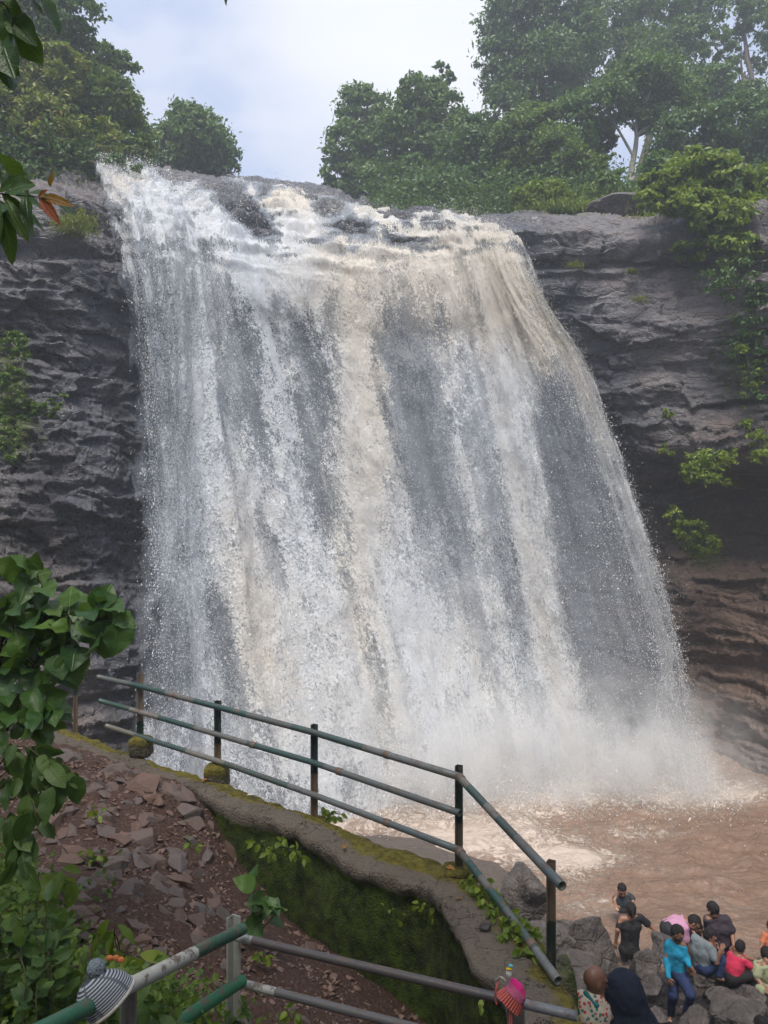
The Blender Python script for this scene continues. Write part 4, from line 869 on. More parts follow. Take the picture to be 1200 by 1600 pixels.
for k, (a, b, w, h, d, n, lab) in enumerate([(1005, 400, 12, 6, 25.2, 420, 'yellowish grass tuft on the upper step of the right cliff, right of two others'), (988, 424, 6, 3, 25.0, 700, 'yellow green grass tuft just above the long ledge line of the right cliff'), (898, 414, 16, 6, 25.4, 200, 'small grass tuft on the ledge nearest the right edge of the fall'), (985, 345, 22, 9, 26.2, 300, 'yellow leaved clump beside the dark hump of rock on the right ledge'), (1000, 467, 14, 5, 24.9, 130, 'faint grass tuft on the smooth rock below the long ledge line'), (118, 350, 34, 17, 20.3, 1500, 'bright yellow green moss cushion on the left rock ledge beside the fall')]):
    tuft_field('moss_cushion' if 'moss' in lab else 'grass_tuft', [(a, b, w, h, d, n)], lab, 'moss' if 'moss' in lab else 'grass', 'lf_yel', .11, 60 + k)
# undergrowth that closes the wood between the trunks
rs = np.random.RandomState(77); n = 60000
uu = rs.uniform(1.6, 11.2, n); vv = 4 + rs.rand(n) ** 1.6 * .85
px_, py_ = None, None
A0 = cr(C3, np.linspace(0, 13, 400)); i = (uu / 13 * 399).astype(int); Cb = np.zeros((n, 3)); G5 = cr(A0.transpose(1, 0, 2), np.linspace(4, 5, 60)); j = ((vv - 4) * 59).astype(int); Cb = G5[j, i]
ax, ay = proj(Cb); k = ((ax < 175) | (ax > 575)); Cb = Cb[k]
Cb = Cb + rs.normal(size=Cb.shape) * .4; Cb[:, 2] += rs.rand(len(Cb)) ** 2 * (1.8 + .5 * fbm(Cb * .3, 2, 5)) - .1 - .6 * (np.abs(proj(Cb)[0] - 420) < 130)
V, F, v = leafcloud(Cb, np.tile([0, -.3, 1], (len(Cb), 1)), .22, 78); tag(obj('undergrowth', mesh('undergrowth', V, F, attrs=dict(var=v), smooth=False), M['lf_dark']), kind='stuff')

# ---- leaves near the camera: every leaf a mesh of its own
def leaf_mesh(kind, seed):
    rs = np.random.RandomState(seed); nt, nw = 9, 5
    t = np.linspace(0, 1, nt); w = np.linspace(-1, 1, nw)
    if kind == 'heart': half = .50 * np.sin(np.pi * t ** .62) ** .8 * (1 - t) ** .12; back = .16
    elif kind == 'toothed': half = .30 * np.sin(np.pi * t ** .7) ** .9 * (1 + .10 * np.cos(t * 42)); back = .05
    elif kind == 'long': half = .17 * np.sin(np.pi * t ** .85) ** .8; back = 0
    else: half = .30 * np.sin(np.pi * t ** .8) ** .8; back = .03
    half[0] = .02; half[-1] = .004
    T, Wd = np.meshgrid(t, w, indexing='ij'); H = half[:, None] * Wd
    curl = rs.uniform(.15, .6); X = H; Y = T - back * np.abs(Wd) * (T < .35) * (1 - T / .35) * 1.2
    Z = -curl * T ** 2 * .5 + np.abs(Wd) * half[:, None] * rs.uniform(.05, .55) + .05 * np.sin(T * 14 + seed) * np.abs(Wd) * half[:, None] / .3
    V = np.stack([X, Y, Z], -1).reshape(-1, 3); uv = np.stack([H, T], -1).reshape(-1, 2)
    me = mesh('leaf', V, gridF(nt, nw), uv=uv, attrs=dict(var=np.full(len(V), rs.rand()))); return me
LM = {}
for kd, mk in (('heart', 'lf_big'), ('toothed', 'lf_herb'), ('oval', 'lf_herb'), ('long', 'lf_big')):
    for k in range(6):
        me = leaf_mesh(kd, k + 1); me.materials.append(M[mk]); LM[(kd, k)] = me
def put_leaf(parent, kd, pos, dirn, nrmv, size, rs, mat=None):
    me = LM[(kd, rs.randint(6))]
    if mat is not None:
        me = me.copy(); me.materials.clear(); me.materials.append(M[mat])
    y = Vector(dirn).normalized(); zv = Vector(nrmv); zv = (zv - y * zv.dot(y)).normalized(); xv = y.cross(zv)
    o = bpy.data.objects.new('leaf', me); COL.objects.link(o); o.parent = parent
    R = Matrix((xv, y, zv)).transposed().to_4x4(); o.matrix_local = Matrix.Translation(Vector(pos) - Vector(parent.location)) @ R @ Matrix.Diagonal((size * rs.uniform(.85, 1.2), size, size, 1))
    return o
def leafy(name, label, cat, stems, kd, n, size, seed, spread=.25, group=None, start=.2, mat=None, facing=(0, -.7, .7), stemr=.006, stemmat='stem', out=.5, down=.35):
    """stems: list of polylines in (px, py, depth); leaves alternate along them"""
    rs = np.random.RandomState(seed); ps = [np.array([P(*q) for q in st]) for st in stems]; root = empty(name, ps[0][0]); tag(root, label, cat, group); parts = []
    cur = []
    for s in ps:
        c = cr(s, np.linspace(0, len(s) - 1, 14)) if len(s) > 2 else s[0] + (s[1] - s[0]) * np.linspace(0, 1, 14)[:, None]; cur.append(c); parts.append(tube(c, np.linspace(stemr, stemr * .4, 14), 6))
    for k in range(n):
        c = cur[k % len(cur)]; t = start + (1 - start) * ((k // len(cur)) + rs.rand()) / max(1, n / len(cur)); i = min(t, .999) * 13; b = c[int(i)] + (c[min(13, int(i) + 1)] - c[int(i)]) * (i % 1)
        tg = unit(c[min(13, int(i) + 1)] - c[max(0, int(i) - 1)]); sd = rs.normal(size=3); sd = unit(sd - tg * (sd @ tg)); ln = size * rs.uniform(.6, 1.15)
        pe = b + (sd * rs.uniform(.3, 1.0) + tg * .3 + np.array([0, 0, .2])) * spread * rs.uniform(.4, 1); parts.append(tube(np.array([b, (b + pe) / 2 + np.array([0, 0, .1 * spread]), pe]), [stemr * .5, stemr * .4, stemr * .3], 5))
        dr = sd * out + tg * .35 + np.array([0, 0, -down]) + rs.normal(size=3) * .25; put_leaf(root, kd, pe, dr, np.array(facing) + rs.normal(size=3) * .5, ln, rs, mat)
    V, F = join(parts); obj('stem', mesh('stem', V, F), M[stemmat], parent=root)
    return root
leafy('broadleaf_bush', 'large bush of glossy heart shaped leaves at the left edge beside the railing', 'bush',
      [[(-60, 1260, 4.6), (-10, 1050, 4.4), (30, 930, 4.3), (60, 905, 4.2)], [(-60, 1260, 4.6), (40, 1060, 4.3), (110, 980, 4.1), (185, 965, 4.0)], [(-60, 1260, 4.6), (20, 1100, 4.4), (60, 1040, 4.2), (120, 1010, 4.1)], [(-60, 1260, 4.6), (0, 1000, 4.5), (60, 960, 4.4), (120, 935, 4.3)], [(-60, 1260, 4.6), (10, 1140, 4.3), (50, 1110, 4.2), (75, 1130, 4.1)], [(-60, 1260, 4.6), (10, 1010, 4.3), (80, 960, 4.2), (165, 990, 4.0)]], 'heart', 170, .15, 71, .13, stemr=.010, start=.25)
leafy('herb_plant', 'plant with narrow drooping leaves hanging over the rubble at the left edge', 'plant',
      [[(-30, 1240, 4.3), (20, 1170, 4.0), (60, 1180, 3.9), (88, 1230, 3.8)], [(-30, 1280, 4.3), (10, 1220, 4.0), (40, 1230, 3.9), (60, 1290, 3.8)], [(-40, 1340, 4.2), (0, 1280, 4.0), (30, 1300, 3.9), (35, 1360, 3.8)], [(-30, 1240, 4.3), (40, 1185, 4.0), (80, 1200, 3.9), (112, 1220, 3.85)]], 'toothed', 70, .15, 72, .05, start=.25, stemr=.005, down=.8)
leafy('ground_plant', 'mass of small toothed leaves filling the bottom left corner', 'plant',
      [[(a, 1660, 3.0 + .1 * (k % 4)), (a + 10 * math.sin(k), 1560 - 15 * (k % 3), 3.05 + .1 * (k % 4)), (a + 25 * math.sin(k * 2), 1440 + 45 * math.sin(k * 1.7), 3.3)] for k, a in enumerate([-30, -5, 20, 40, 65, 90, 10, 50, 30, 75])], 'toothed', 230, .085, 73, .06, start=.12, stemr=.004, down=.1, out=.7)
leafy('ground_plant', 'low leafy plants in front of the lower rail under the striped hat', 'plant',
      [[(a, 1680, 3.1), (a + 8, 1620, 3.15), (a + 22 * math.sin(k * 3), 1560 + 12 * (k % 3), 3.25)] for k, a in enumerate([115, 140, 165, 195, 225, 250, 275])], 'toothed', 75, .085, 74, .05, start=.15, stemr=.004, down=.1, out=.7)
leafy('seedling', 'young plant with long light green leaves on the soil above the striped hat', 'plant', [[(190, 1500, 4.4), (180, 1470, 4.3), (178, 1440, 4.2)], [(190, 1500, 4.4), (200, 1490, 4.2), (215, 1500, 4.1)], [(190, 1500, 4.4), (180, 1460, 4.3), (150, 1460, 4.2)]], 'long', 20, .17, 75, .04, stemr=.004, down=.9, mat='lf_lime')
leafy('seedling', 'small plant with a large hanging leaf left of the bare soil', 'plant', [[(70, 1400, 4.6), (95, 1375, 4.4), (125, 1385, 4.3)], [(70, 1400, 4.6), (80, 1370, 4.4), (100, 1360, 4.3)]], 'oval', 12, .15, 76, .05, stemr=.004, down=.7, mat='lf_lime')
leafy('seedling', 'dark broad leaved seedling beside the lower railing post', 'plant', [[(392, 1470, 5.3), (395, 1420, 5.2), (398, 1385, 5.1)], [(392, 1470, 5.3), (410, 1420, 5.2), (420, 1400, 5.1)], [(392, 1470, 5.3), (420, 1440, 5.2), (440, 1420, 5.2)]], 'heart', 13, .14, 77, .06, stemr=.005)
for k, (a, b, d, lab) in enumerate([(300, 1330, 5.8, 'tiny bright green sprout among the stones in the middle of the rubble'), (150, 1282, 6.2, 'tiny sprout beside the slanting stone near the top of the rubble'), (412, 1510, 5.0, 'tiny sprout on the soil under the right lower rail'), (140, 1350, 5.6, 'tiny sprout low on the left of the rubble'), (455, 1595, 4.4, 'tiny sprout at the bottom edge right of the lower post')]):
    leafy('sprout', lab, 'plant', [[(a, b, d), (a - 4, b - 12, d), (a - 8, b - 20, d)], [(a, b, d), (a + 6, b - 8, d), (a + 12, b - 14, d)]], 'oval', 9, .06, 80 + k, .02, stemr=.003, mat='lf_lime')
for k, (a, b, d, lab, sc, n) in enumerate([(432, 1322, 6.45, 'leafy weeds rooted under the rim of the wall below the third railing post', 1, 34), (690, 1418, 5.72, 'small ferny weeds hanging from the rim of the wall below the tall bend post', .8, 22), (640, 1425, 5.8, 'sparse weeds on the dark green face of the wall', .6, 14), (760, 1560, 4.6, 'thin weeds low on the wall face left of the pink hat', .6, 10)]):
    leafy('wall_weed', lab, 'plant', [[(a, b, d), (a + x, b + y * .5, d - .04), (a + x * 1.8, b + y, d - .1)] for x, y in ((-22, -6), (18, 8), (-8, 16), (26, 22), (8, -12))], 'oval', n, .075 * sc, 90 + k, .03, stemr=.003, mat='lf_lime')
leafy('wall_weed', 'small weeds at the foot of the third railing post', 'plant', [[(512, 1288, 7.0), (508 + x, 1278, 7.0), (508 + 2 * x, 1268, 7.0)] for x in (-3, 4, 10, 16)], 'oval', 18, .07, 95, .02, stemr=.003, mat='lf_lime')
leafy('bank_plant', 'bright weeds crowding the wall top below the slanting rails', 'plant',
      [[(a, b, d), (a + 3, b - 9, d), (a + 8 * math.sin(k * 2), b - 18, d)] for k, (a, b, d) in enumerate([(730, 1395, 5.6), (745, 1405, 5.5), (760, 1425, 5.35), (770, 1445, 5.2), (785, 1455, 5.1), (800, 1470, 5.0), (815, 1480, 4.95), (830, 1500, 4.8), (775, 1420, 5.4), (795, 1440, 5.25), (810, 1455, 5.1), (835, 1480, 5.0), (790, 1480, 4.95), (812, 1505, 4.8), (755, 1395, 5.6), (825, 1462, 5.1)])], 'oval', 260, .06, 96, .035, stemr=.003, mat='lf_lime', start=.05)
leafy('hanging_branch', 'branch with large dark oval leaves hanging into the top left corner', 'branch', [[(-120, -60, 1.9), (-40, -10, 1.9), (10, 10, 1.9), (18, 60, 1.9)], [(-120, 40, 1.9), (-50, 60, 1.9), (-5, 70, 1.9), (12, 95, 1.9)], [(-120, -60, 1.9), (-20, -40, 1.9), (30, -30, 1.9), (50, -12, 1.9)]], 'oval', 18, .115, 97, .02, mat='lf_big', stemr=.004, down=.8, start=.5)
br = leafy('hanging_branch', 'thin branch with green leaves and young red and orange leaves at the left edge', 'branch', [[(-140, 290, 1.7), (-60, 300, 1.7), (-10, 302, 1.7), (60, 308, 1.7)], [(-140, 260, 1.75), (-50, 250, 1.75), (-10, 240, 1.75), (0, 250, 1.75)], [(-140, 290, 1.7), (-60, 310, 1.7), (-10, 315, 1.7), (5, 320, 1.7)]], 'long', 17, .12, 98, .012, mat='lf_big', stemr=.003, down=.4, start=.68)
rs = np.random.RandomState(3)
for (a, b), (a2, b2), mk, kd in (((62, 308), (90, 345), 'lf_red', 'long'), ((66, 308), (108, 314), 'lf_orange', 'long'), ((60, 308), (72, 295), 'lf_red', 'long'), ((78, 292), (80, 268), 'lf_orange', 'long'), ((10, 312), (40, 372), None, 'long'), ((0, 318), (-5, 375), None, 'long'), ((0, 300), (42, 268), None, 'long')):
    p0 = P(a, b, 1.7); p1 = P(a2, b2, 1.68); put_leaf(br, kd, p0, p1 - p0, (0, -1, .2), float(np.linalg.norm(p1 - p0)) * 1.0, rs, mk)
tw = P(352, 0, 2.2); leafy('hanging_twig', 'tip of a dark twig dangling from the top edge against the sky', 'twig', [[(340, -60, 2.2), (348, -30, 2.2), (352, -4, 2.2)]], 'long', 2, .025, 99, .004, mat='lf_big', stemr=.0015, down=2.0, start=.9)

# low ground cover in the bottom left corner and under the lower rail
def cover(name, spots, seed, mat, size):
    rs = np.random.RandomState(seed); C = []
    for a, b, w, h, n in spots:
        q = rs.normal(size=(n, 2)) * .5; pts = np.array([on_ground(a + x * w, b + y * h) for x, y in q[:max(8, n // 40)]]); k = rs.randint(0, len(pts), n); C.append(pts[k] + rs.normal(size=(n, 3)) * np.array([.075, .075, .02]) + np.c_[np.zeros((n, 2)), rs.rand(n) ** 1.5 * .26])
    C = np.concatenate(C); V, F, v = leafcloud(C, np.tile([0, -.5, 1.0], (len(C), 1)), size, seed, aspect=.75, fold=.35, droop=.2); return tag(obj(name, mesh(name, V, F, attrs=dict(var=v), smooth=False), M[mat]), kind='stuff')
cover('ground_cover', [(15, 1470, 90, 90, 1700), (10, 1560, 110, 80, 2200), (70, 1615, 120, 50, 1500), (240, 1630, 150, 30, 1200), (150, 1600, 100, 30, 700), (-10, 1400, 60, 60, 900)], 601, 'lf_mid', .042)
# tall unseen trees on the viewer's own bank, added to shade the foreground
def near_tree(lobes, label, base, seed, n):
    lobes = np.array(lobes, float); root = empty('canopy_tree', base); tag(root, label, 'tree', 'trees shading the viewing path'); V, F = limbs(np.array(base, float), lobes[0, :3] - np.array([0, 0, 1.0]), lobes, seed, .28, 10)
    obj('trunk', mesh('trunk', V, F), M['bark'], parent=root); p, nr, cc, li = crown_pts(lobes, n, seed, .8, .2); p = p[(p[:, 1] < 0) | (p[:, 2] > EYE + .85 * p[:, 1] + .6)]; V, F, v = leafcloud(p, np.tile([0, 0, 1.0], (len(p), 1)), .26, seed); obj('crown', mesh('crown', V, F, attrs=dict(var=v), smooth=False), M['lf_dark'], parent=root)
near_tree([(-4, 0, 14.5, 5, 4.5, 2.0), (-7, 3.5, 15.5, 4, 3, 1.8), (-2, -4, 13.5, 4.5, 4, 2.2), (-8, -3, 14, 4.5, 4.5, 2.5)], 'large unseen tree on the viewing bank, added to shade the left of the path', (-7, -3, 5.2), 501, 12000)
near_tree([(4, -1, 14.5, 5, 4.2, 2.0), (2, -5, 13.5, 5, 4, 2.4), (9, -3, 14.5, 4.5, 4.5, 2.5), (1.5, 1.5, 15.2, 4.5, 2.6, 1.5)], 'large unseen tree on the viewing bank, added to shade the right of the path', (6, -5, 4.2), 502, 12000)
# ================================================================== railings
g_ = GREENS
def rail(parent, pts, r, mat, hollow=True, name='rail'):
    pts = np.asarray(pts, float); m = 24; L = np.r_[0, np.cumsum(np.linalg.norm(np.diff(pts, axis=0), axis=1))]; t = np.linspace(0, L[-1], m)
    t = np.unique(np.r_[t, L, (L[1:-1, None] + np.array([-.02, .02])).ravel()] if len(pts) > 2 else t)
    c = np.stack([np.interp(t, L, pts[:, k]) for k in range(3)], -1); V, F = tube(c, r, 14, hollow=hollow)
    uvy = np.r_[np.repeat(t / L[-1], 14), np.zeros(len(V) - len(t) * 14)]; return obj(name, mesh(name, V, F, uv=np.stack([0 * uvy, uvy], -1)), mat, parent=parent)
def angle_post(parent, base, top, leg, mat, yaw=0.0, name='post'):
    """a length of angle iron, open side towards the viewer"""
    base = np.array(base, float); top = np.array(top, float); t = .007; h = top - base
    sec = np.array([(-leg / 2, 0), (0, leg * .5), (leg / 2, 0), (leg / 2 - t, -t * .3), (0, leg * .5 - t * 1.5), (-leg / 2 + t, -t * .3)])
    c, s_ = math.cos(yaw), math.sin(yaw); sec = sec @ np.array([[c, s_], [-s_, c]]); ns = 10; rows = []
    for k in range(ns + 1): rows.append(np.c_[sec, np.zeros(6)] + base + h * k / ns)
    V = np.concatenate(rows); i = np.arange((ns + 1) * 6).reshape(ns + 1, 6); j = np.roll(i, -1, 1); F = [np.stack([i[:-1], j[:-1], j[1:], i[1:]], -1).reshape(-1, 4)]
    e = ns * 6; F4 = np.array([[0, 5, 4, 1], [1, 4, 3, 2], [e, e + 1, e + 4, e + 5], [e + 1, e + 2, e + 3, e + 4]]); F[0] = np.concatenate([F[0], F4])
    uvy = np.repeat(np.linspace(0, 1, ns + 1), 6); return obj(name, mesh(name, V, F, uv=np.stack([0 * uvy, uvy], -1), smooth=False), mat, parent=parent)
def coupling(parent, p, dirn, r, mat):
    dirn = unit(np.array(dirn)); V, F = tube(np.array([p - dirn * .03, p - dirn * .026, p + dirn * .026, p + dirn * .03]), [r * 1.02, r * 1.16, r * 1.16, r * 1.02], 14); obj('coupling', mesh('coupling', V, F), mat, parent=parent)
dk, ru, st, wh, gn = g_['dg'], g_['ru'], g_['st'], g_['w'], g_['a']
sg = (.10, .115, .11)
M['rust'] = mat_pipe('rusty_iron', [(0, (.16, .10, .07)), (.6, (.14, .09, .06))])
M['pA'] = mat_pipe('post_green_over_rust', [(0, (.03, .025, .02)), (.08, (.18, .12, .085)), (.62, dk)])
M['pB'] = mat_pipe('post_rust_over_green', [(0, dk), (.45, (.24, .19, .15)), (.9, (.18, .14, .11))])
M['pC'] = mat_pipe('post_dark_over_rust', [(0, (.19, .13, .09)), (.52, (.02, .045, .045)), (.9, (.02, .035, .035))])
M['pE'] = mat_pipe('post_dark_green_rust_foot', [(0, (.10, .075, .055)), (.5, (.02, .04, .035)), (.98, (.02, .03, .03))])
M['pF'] = mat_pipe('post_rust_head_green_foot', [(0, (.008, .022, .014)), (.5, (.20, .14, .10)), (.97, (.12, .08, .06))])
M['r1'] = mat_pipe('top_rail_paint', [(0, sg), (.12, (.02, .07, .06)), (.25, (.15, .14, .13)), (.34, (.02, .075, .065)), (.5, sg), (.62, (.05, .09, .085)), (.8, (.17, .18, .18))])
M['r2'] = mat_pipe('middle_rail_paint', [(0, (.03, .08, .06)), (.12, (.22, .20, .17)), (.22, (.02, .07, .06)), (.34, (.15, .145, .14)), (.5, (.03, .08, .075)), (.7, (.12, .135, .135))])
M['r3'] = mat_pipe('bottom_rail_paint', [(0, (.18, .17, .14)), (.12, (.04, .085, .075)), (.3, (.19, .18, .16)), (.42, (.05, .08, .075)), (.6, (.13, .145, .145)), (.85, (.10, .13, .14))])
rt = empty('metal_railing', G(717, 1358, 4.9)); tag(rt, 'weathered green and rust pipe railing with three rails along the top of the mossy wall', 'railing')
PO = [((118, 1143), 1045, 9.3, 'pA', .055, 0), ((219, 1176), 1052, 8.5, 'pB', .075, 8), ((340, 1222), 1095, 7.75, 'pC', .072, 8), ((491, 1278), 1132, 6.98, 'pC', .07, 0), ((717, 1358), 1196, 5.93, 'pE', .068, 0), ((861, 1512), 1345, 4.72, 'pF', .066, 0)]
for (a, b), tb, d, mk, leg, blk in PO:
    p = P(a, b, d); q = P(a, tb, d); angle_post(rt, p - np.array([0, 0, .1]), q, leg, M[mk], .25)
V, F = tube([P(112, 1060, 9.25), P(124, 1062, 9.25)], .03, 10, hollow=True)
def RP(pts): return np.array([P(*q) for q in pts]) - np.array([0, .035, 0])
R1 = RP([(155, 1057, 8.95), (219, 1071, 8.5), (340, 1103, 7.75), (491, 1143, 6.98), (716, 1211, 5.9)]); rail(rt, R1, .030, M['r1'])
R1b = RP([(716, 1211, 5.9), (790, 1290, 5.25), (876, 1380, 4.55)]); rail(rt, R1b, .030, M['r3'])
R2 = RP([(158, 1094, 8.95), (219, 1111, 8.5), (340, 1146, 7.75), (491, 1190, 6.98), (718, 1268, 5.93)]); rail(rt, R2, .028, M['r2'])
R3 = RP([(168, 1133, 8.9), (219, 1149, 8.5), (340, 1187, 7.75), (491, 1240, 6.98), (716, 1325, 5.9)]); rail(rt, R3, .028, M['r3'])
R3b = RP([(716, 1325, 5.9), (800, 1432, 5.15), (870, 1527, 4.55)]); rail(rt, R3b, .029, M['r1'])
for A_, i in ((R1b, 0), (R3b, 0)): coupling(rt, A_[0] + unit(A_[1] - A_[0]) * .03, A_[1] - A_[0], .031, M['rust'])
for A_, k, f in ((R1, 3, .55), (R2, 3, .2), (R3, 3, .55), (R3b, 1, .45), (R1, 1, .5), (R2, 2, .4)): coupling(rt, A_[k] + (A_[k + 1] - A_[k]) * f, A_[k + 1] - A_[k], .029, M['rust'])
# concrete footings
for k, (a, b, d, w, h, lab) in enumerate([(221, 1166, 8.45, .24, .22, 'square mossy footing block under the second railing post from the left'), (339, 1213, 7.72, .24, .24, 'dark square footing block under the third railing post from the left'), (491, 1286, 6.95, .22, .08, 'flat crumbling footing mound under the fourth railing post'), (717, 1364, 5.93, .24, .1, 'crumbled footing under the tall bend post, hidden in weeds')]):
    V, F = ico(4); V = np.sign(V) * np.abs(V) ** .35; V = V / np.abs(V).max(); V = V * np.array([w, w, h]) * .5; V = V * (1 + .10 * fbm(V * 9 + k * 5, 4, 400 + k)[:, None])
    mz = np.clip(V[:, 2] / h * 1.1 + .25, 0, .75); tag(obj('footing', mesh('footing', V, F, attrs=dict(moss=mz, green=0 * mz + .25)), M['conc'], loc=P(a, b, d)), lab, 'footing')
V, F = ico(5); V = np.sign(V) * np.abs(V) ** .22; V = V / np.abs(V).max(); V = V * np.array([.125, .13, .55]); V = V + unit(V) * .035 * fbm(V * 7, 5, 444)[:, None]
tag(obj('footing', mesh('footing', V, F, attrs=dict(moss=np.clip(-.1 + V[:, 0] * 2.4 + .3 * fbm(V * 6, 3, 5), 0, .8), green=np.clip(.30 + 1.6 * V[:, 0], 0, .7))), M['conc'], loc=P(862, 1512, 4.78) + np.array([.02, .02, -.54])), 'tall moss covered footing under the last post at the right end of the railing', 'footing')

lt = empty('metal_railing', P(365, 1640, 4.0)); tag(lt, 'lower pipe railing with green and white painted rails in the foreground', 'railing')
M['q1'] = mat_pipe('rail_green_white', [(0, gn), (.21, wh), (.52, (.02, .14, .075)), (.74, (.06, .05, .045)), (.86, (.03, .14, .08))])
M['q2'] = mat_pipe('rail_green_white_2', [(0, (.01, .17, .07)), (.30, wh), (.9, wh)])
M['q3'] = mat_pipe('rail_bare', [(0, (.42, .42, .40)), (.06, (.075, .062, .066)), (.75, (.055, .05, .058)), (.83, (.16, .17, .20))])
M['q4'] = mat_pipe('rail_bare_2', [(0, (.40, .40, .38)), (.12, (.11, .105, .11)), (.6, (.085, .08, .088))])
M['qp'] = mat_pipe('post_white_green', [(0, (.01, .04, .02)), (.52, (.36, .36, .33)), (.8, (.40, .40, .37))]); M['qw'] = mat_pipe('post_grey', [(0, (.21, .20, .18)), (.5, (.23, .22, .20))])
a0 = P(380, 1447, 3.95); a1 = P(60, 1606, 2.5); a2 = a1 + (a1 - a0) * .55; LR = np.array([a0, a1, a2]) - np.array([0, .03, 0])
rail(lt, LR, .030, M['q1']); rail(lt, LR - np.array([0, 0, .265]), .030, M['q2']); rail(lt, LR - np.array([0, 0, .53]), .030, M['q2'])
b0 = P(366, 1463, 4.0); b1 = P(902, 1588, 3.38); RR = np.array([b0, b1]); rail(lt, RR, .0215, M['q3'])
zz_ = P(376, 1536, 4.0); RR2 = np.array([zz_, zz_ + (b1 - b0) * .98 + np.array([0, 0, .0])]); rail(lt, RR2, .0215, M['q4'])
rail(lt, RR2 + np.array([0, 0, -.25]), .0215, M['q4'])
angle_post(lt, P(365, 1780, 4.03), P(365, 1433, 4.03), .075, M['qp'], .3)
pp = a0 + (a1 - a0) * .68; angle_post(lt, pp + np.array([.0, .03, -.95]), pp + np.array([0, .03, -.035]), .065, M['qw'], .2)
pp = P(806, 1562, 3.52); angle_post(lt, pp + np.array([0, 0, -1.2]), pp, .085, M['qw'], .1)

# ================================================================== hats and small litter
def knit(name, color_nodes):
    s = NT(name); return s
s = NT('striped_knit'); uv = s.n('ShaderNodeSeparateXYZ', {0: s.coord('UV')}); u_ = uv.outputs['X']; v_ = uv.outputs['Y']
w = s.rng(s.math('SINE', s.math('MULTIPLY', v_, 2 * math.pi * 13)), -.15, .15); st_ = s.math('SINE', s.math('MULTIPLY', u_, 2 * math.pi * 46))
band = s.rng(s.math('ABSOLUTE', s.math('SUBTRACT', s.math('FRACT', s.math('MULTIPLY', u_, 5)), .5)), .42, .45)
col = s.mix(w, (.060, .072, .095), (.42, .43, .46)); col = s.mix(s.math('MULTIPLY', band, .85), col, (.10, .115, .14)); n = s.noise(s.coord('Object'), 260, 3)
M['knit'] = s.done(s.bsdf(col, .9, s.bump(s.math('ADD', s.math('MULTIPLY', w, 1.0), n), .9, .004), .15))
M['pompom'] = mat_cloth('grey_wool', (.16, .19, .22), .35); M['hatin'] = mat_cloth('black_lining', (.012, .012, .014)); M['hatrim'] = mat_cloth('cream_trim', (.42, .40, .36))
M['feltor'] = mat_cloth('orange_felt', (.50, .16, .06))
def dome(r, h, nu=96, nv=36, rib=0, ribn=40, squash=1.0, seed=1, wr=.05):
    th = np.linspace(0, 2 * math.pi, nu); t = np.linspace(0, 1, nv); T, TH = np.meshgrid(t, th, indexing='ij')
    R_ = r * np.sqrt(np.clip(1 - T ** 2.6, 0, 1)) * (1 + rib * np.cos(TH * ribn)); z_ = h * T
    V = np.stack([R_ * np.cos(TH), R_ * np.sin(TH) * squash, z_], -1); V = V * (1 + wr * fbm(V * 14 + seed, 3, seed)[..., None]); V = V + (np.array([.35, .1, 0]) * (V[..., 2:] ** 2) / h) * (1 if wr > .06 else .4)
    return V, np.stack([TH / (2 * math.pi), T], -1)
def axes(y, zv):
    zv = Vector(zv).normalized(); y = Vector(y); y = (y - zv * y.dot(zv)).normalized(); x_ = y.cross(zv); return Matrix((x_, y, zv)).transposed()
hp = P(173, 1546, 2.83); ht = empty('bobble_hat', hp); tag(ht, 'grey and white striped knitted bobble hat pulled over the foreground rail', 'hat')
Vd, uvd = dome(.098, .125, rib=.004, ribn=46, squash=.78, seed=3); R_ = axes((.25, -1, .1), (-.55, -.15, .75)); A_ = np.array(R_)
W_ = Vd.reshape(-1, 3) @ A_.T + hp + np.array([.012, -.02, -.028]); nvd, nud = Vd.shape[:2]
obj('knitted_crown', mesh('knitted_crown', W_, gridF(nvd, nud)[:, ::-1], uv=uvd.reshape(-1, 2)), M['knit'], parent=ht)
rim = W_[:nud]; V, F = tube(rim, .007, 8, cap=False); obj('cuff', mesh('cuff', V, F), M['hatrim'], parent=ht)
inn = Vd.reshape(-1, 3) * .93 @ A_.T + hp + np.array([.012, -.02, -.028]); obj('lining', mesh('lining', inn, gridF(nvd, nud)), M['hatin'], parent=ht)
V, F = ico(5); V = V * .029 * (1 + .22 * ridge(V * 4.2, 3, 7)[:, None] + .12 * fbm(V * 15, 2, 8)[:, None]); obj('pompom', mesh('pompom', V + P(150, 1513, 2.80), F), M['pompom'], parent=ht)
for k, (a, b) in enumerate([(171, 1497), (181, 1497), (189, 1500)]):
    V, F = ico(3); V = V * np.array([.014, .006, .011]) * (1 + .2 * fbm(V * 3, 2, k)[:, None]); obj('felt_petal', mesh('felt_petal', V + P(a, b, 2.84), F), M['feltor'], parent=ht)
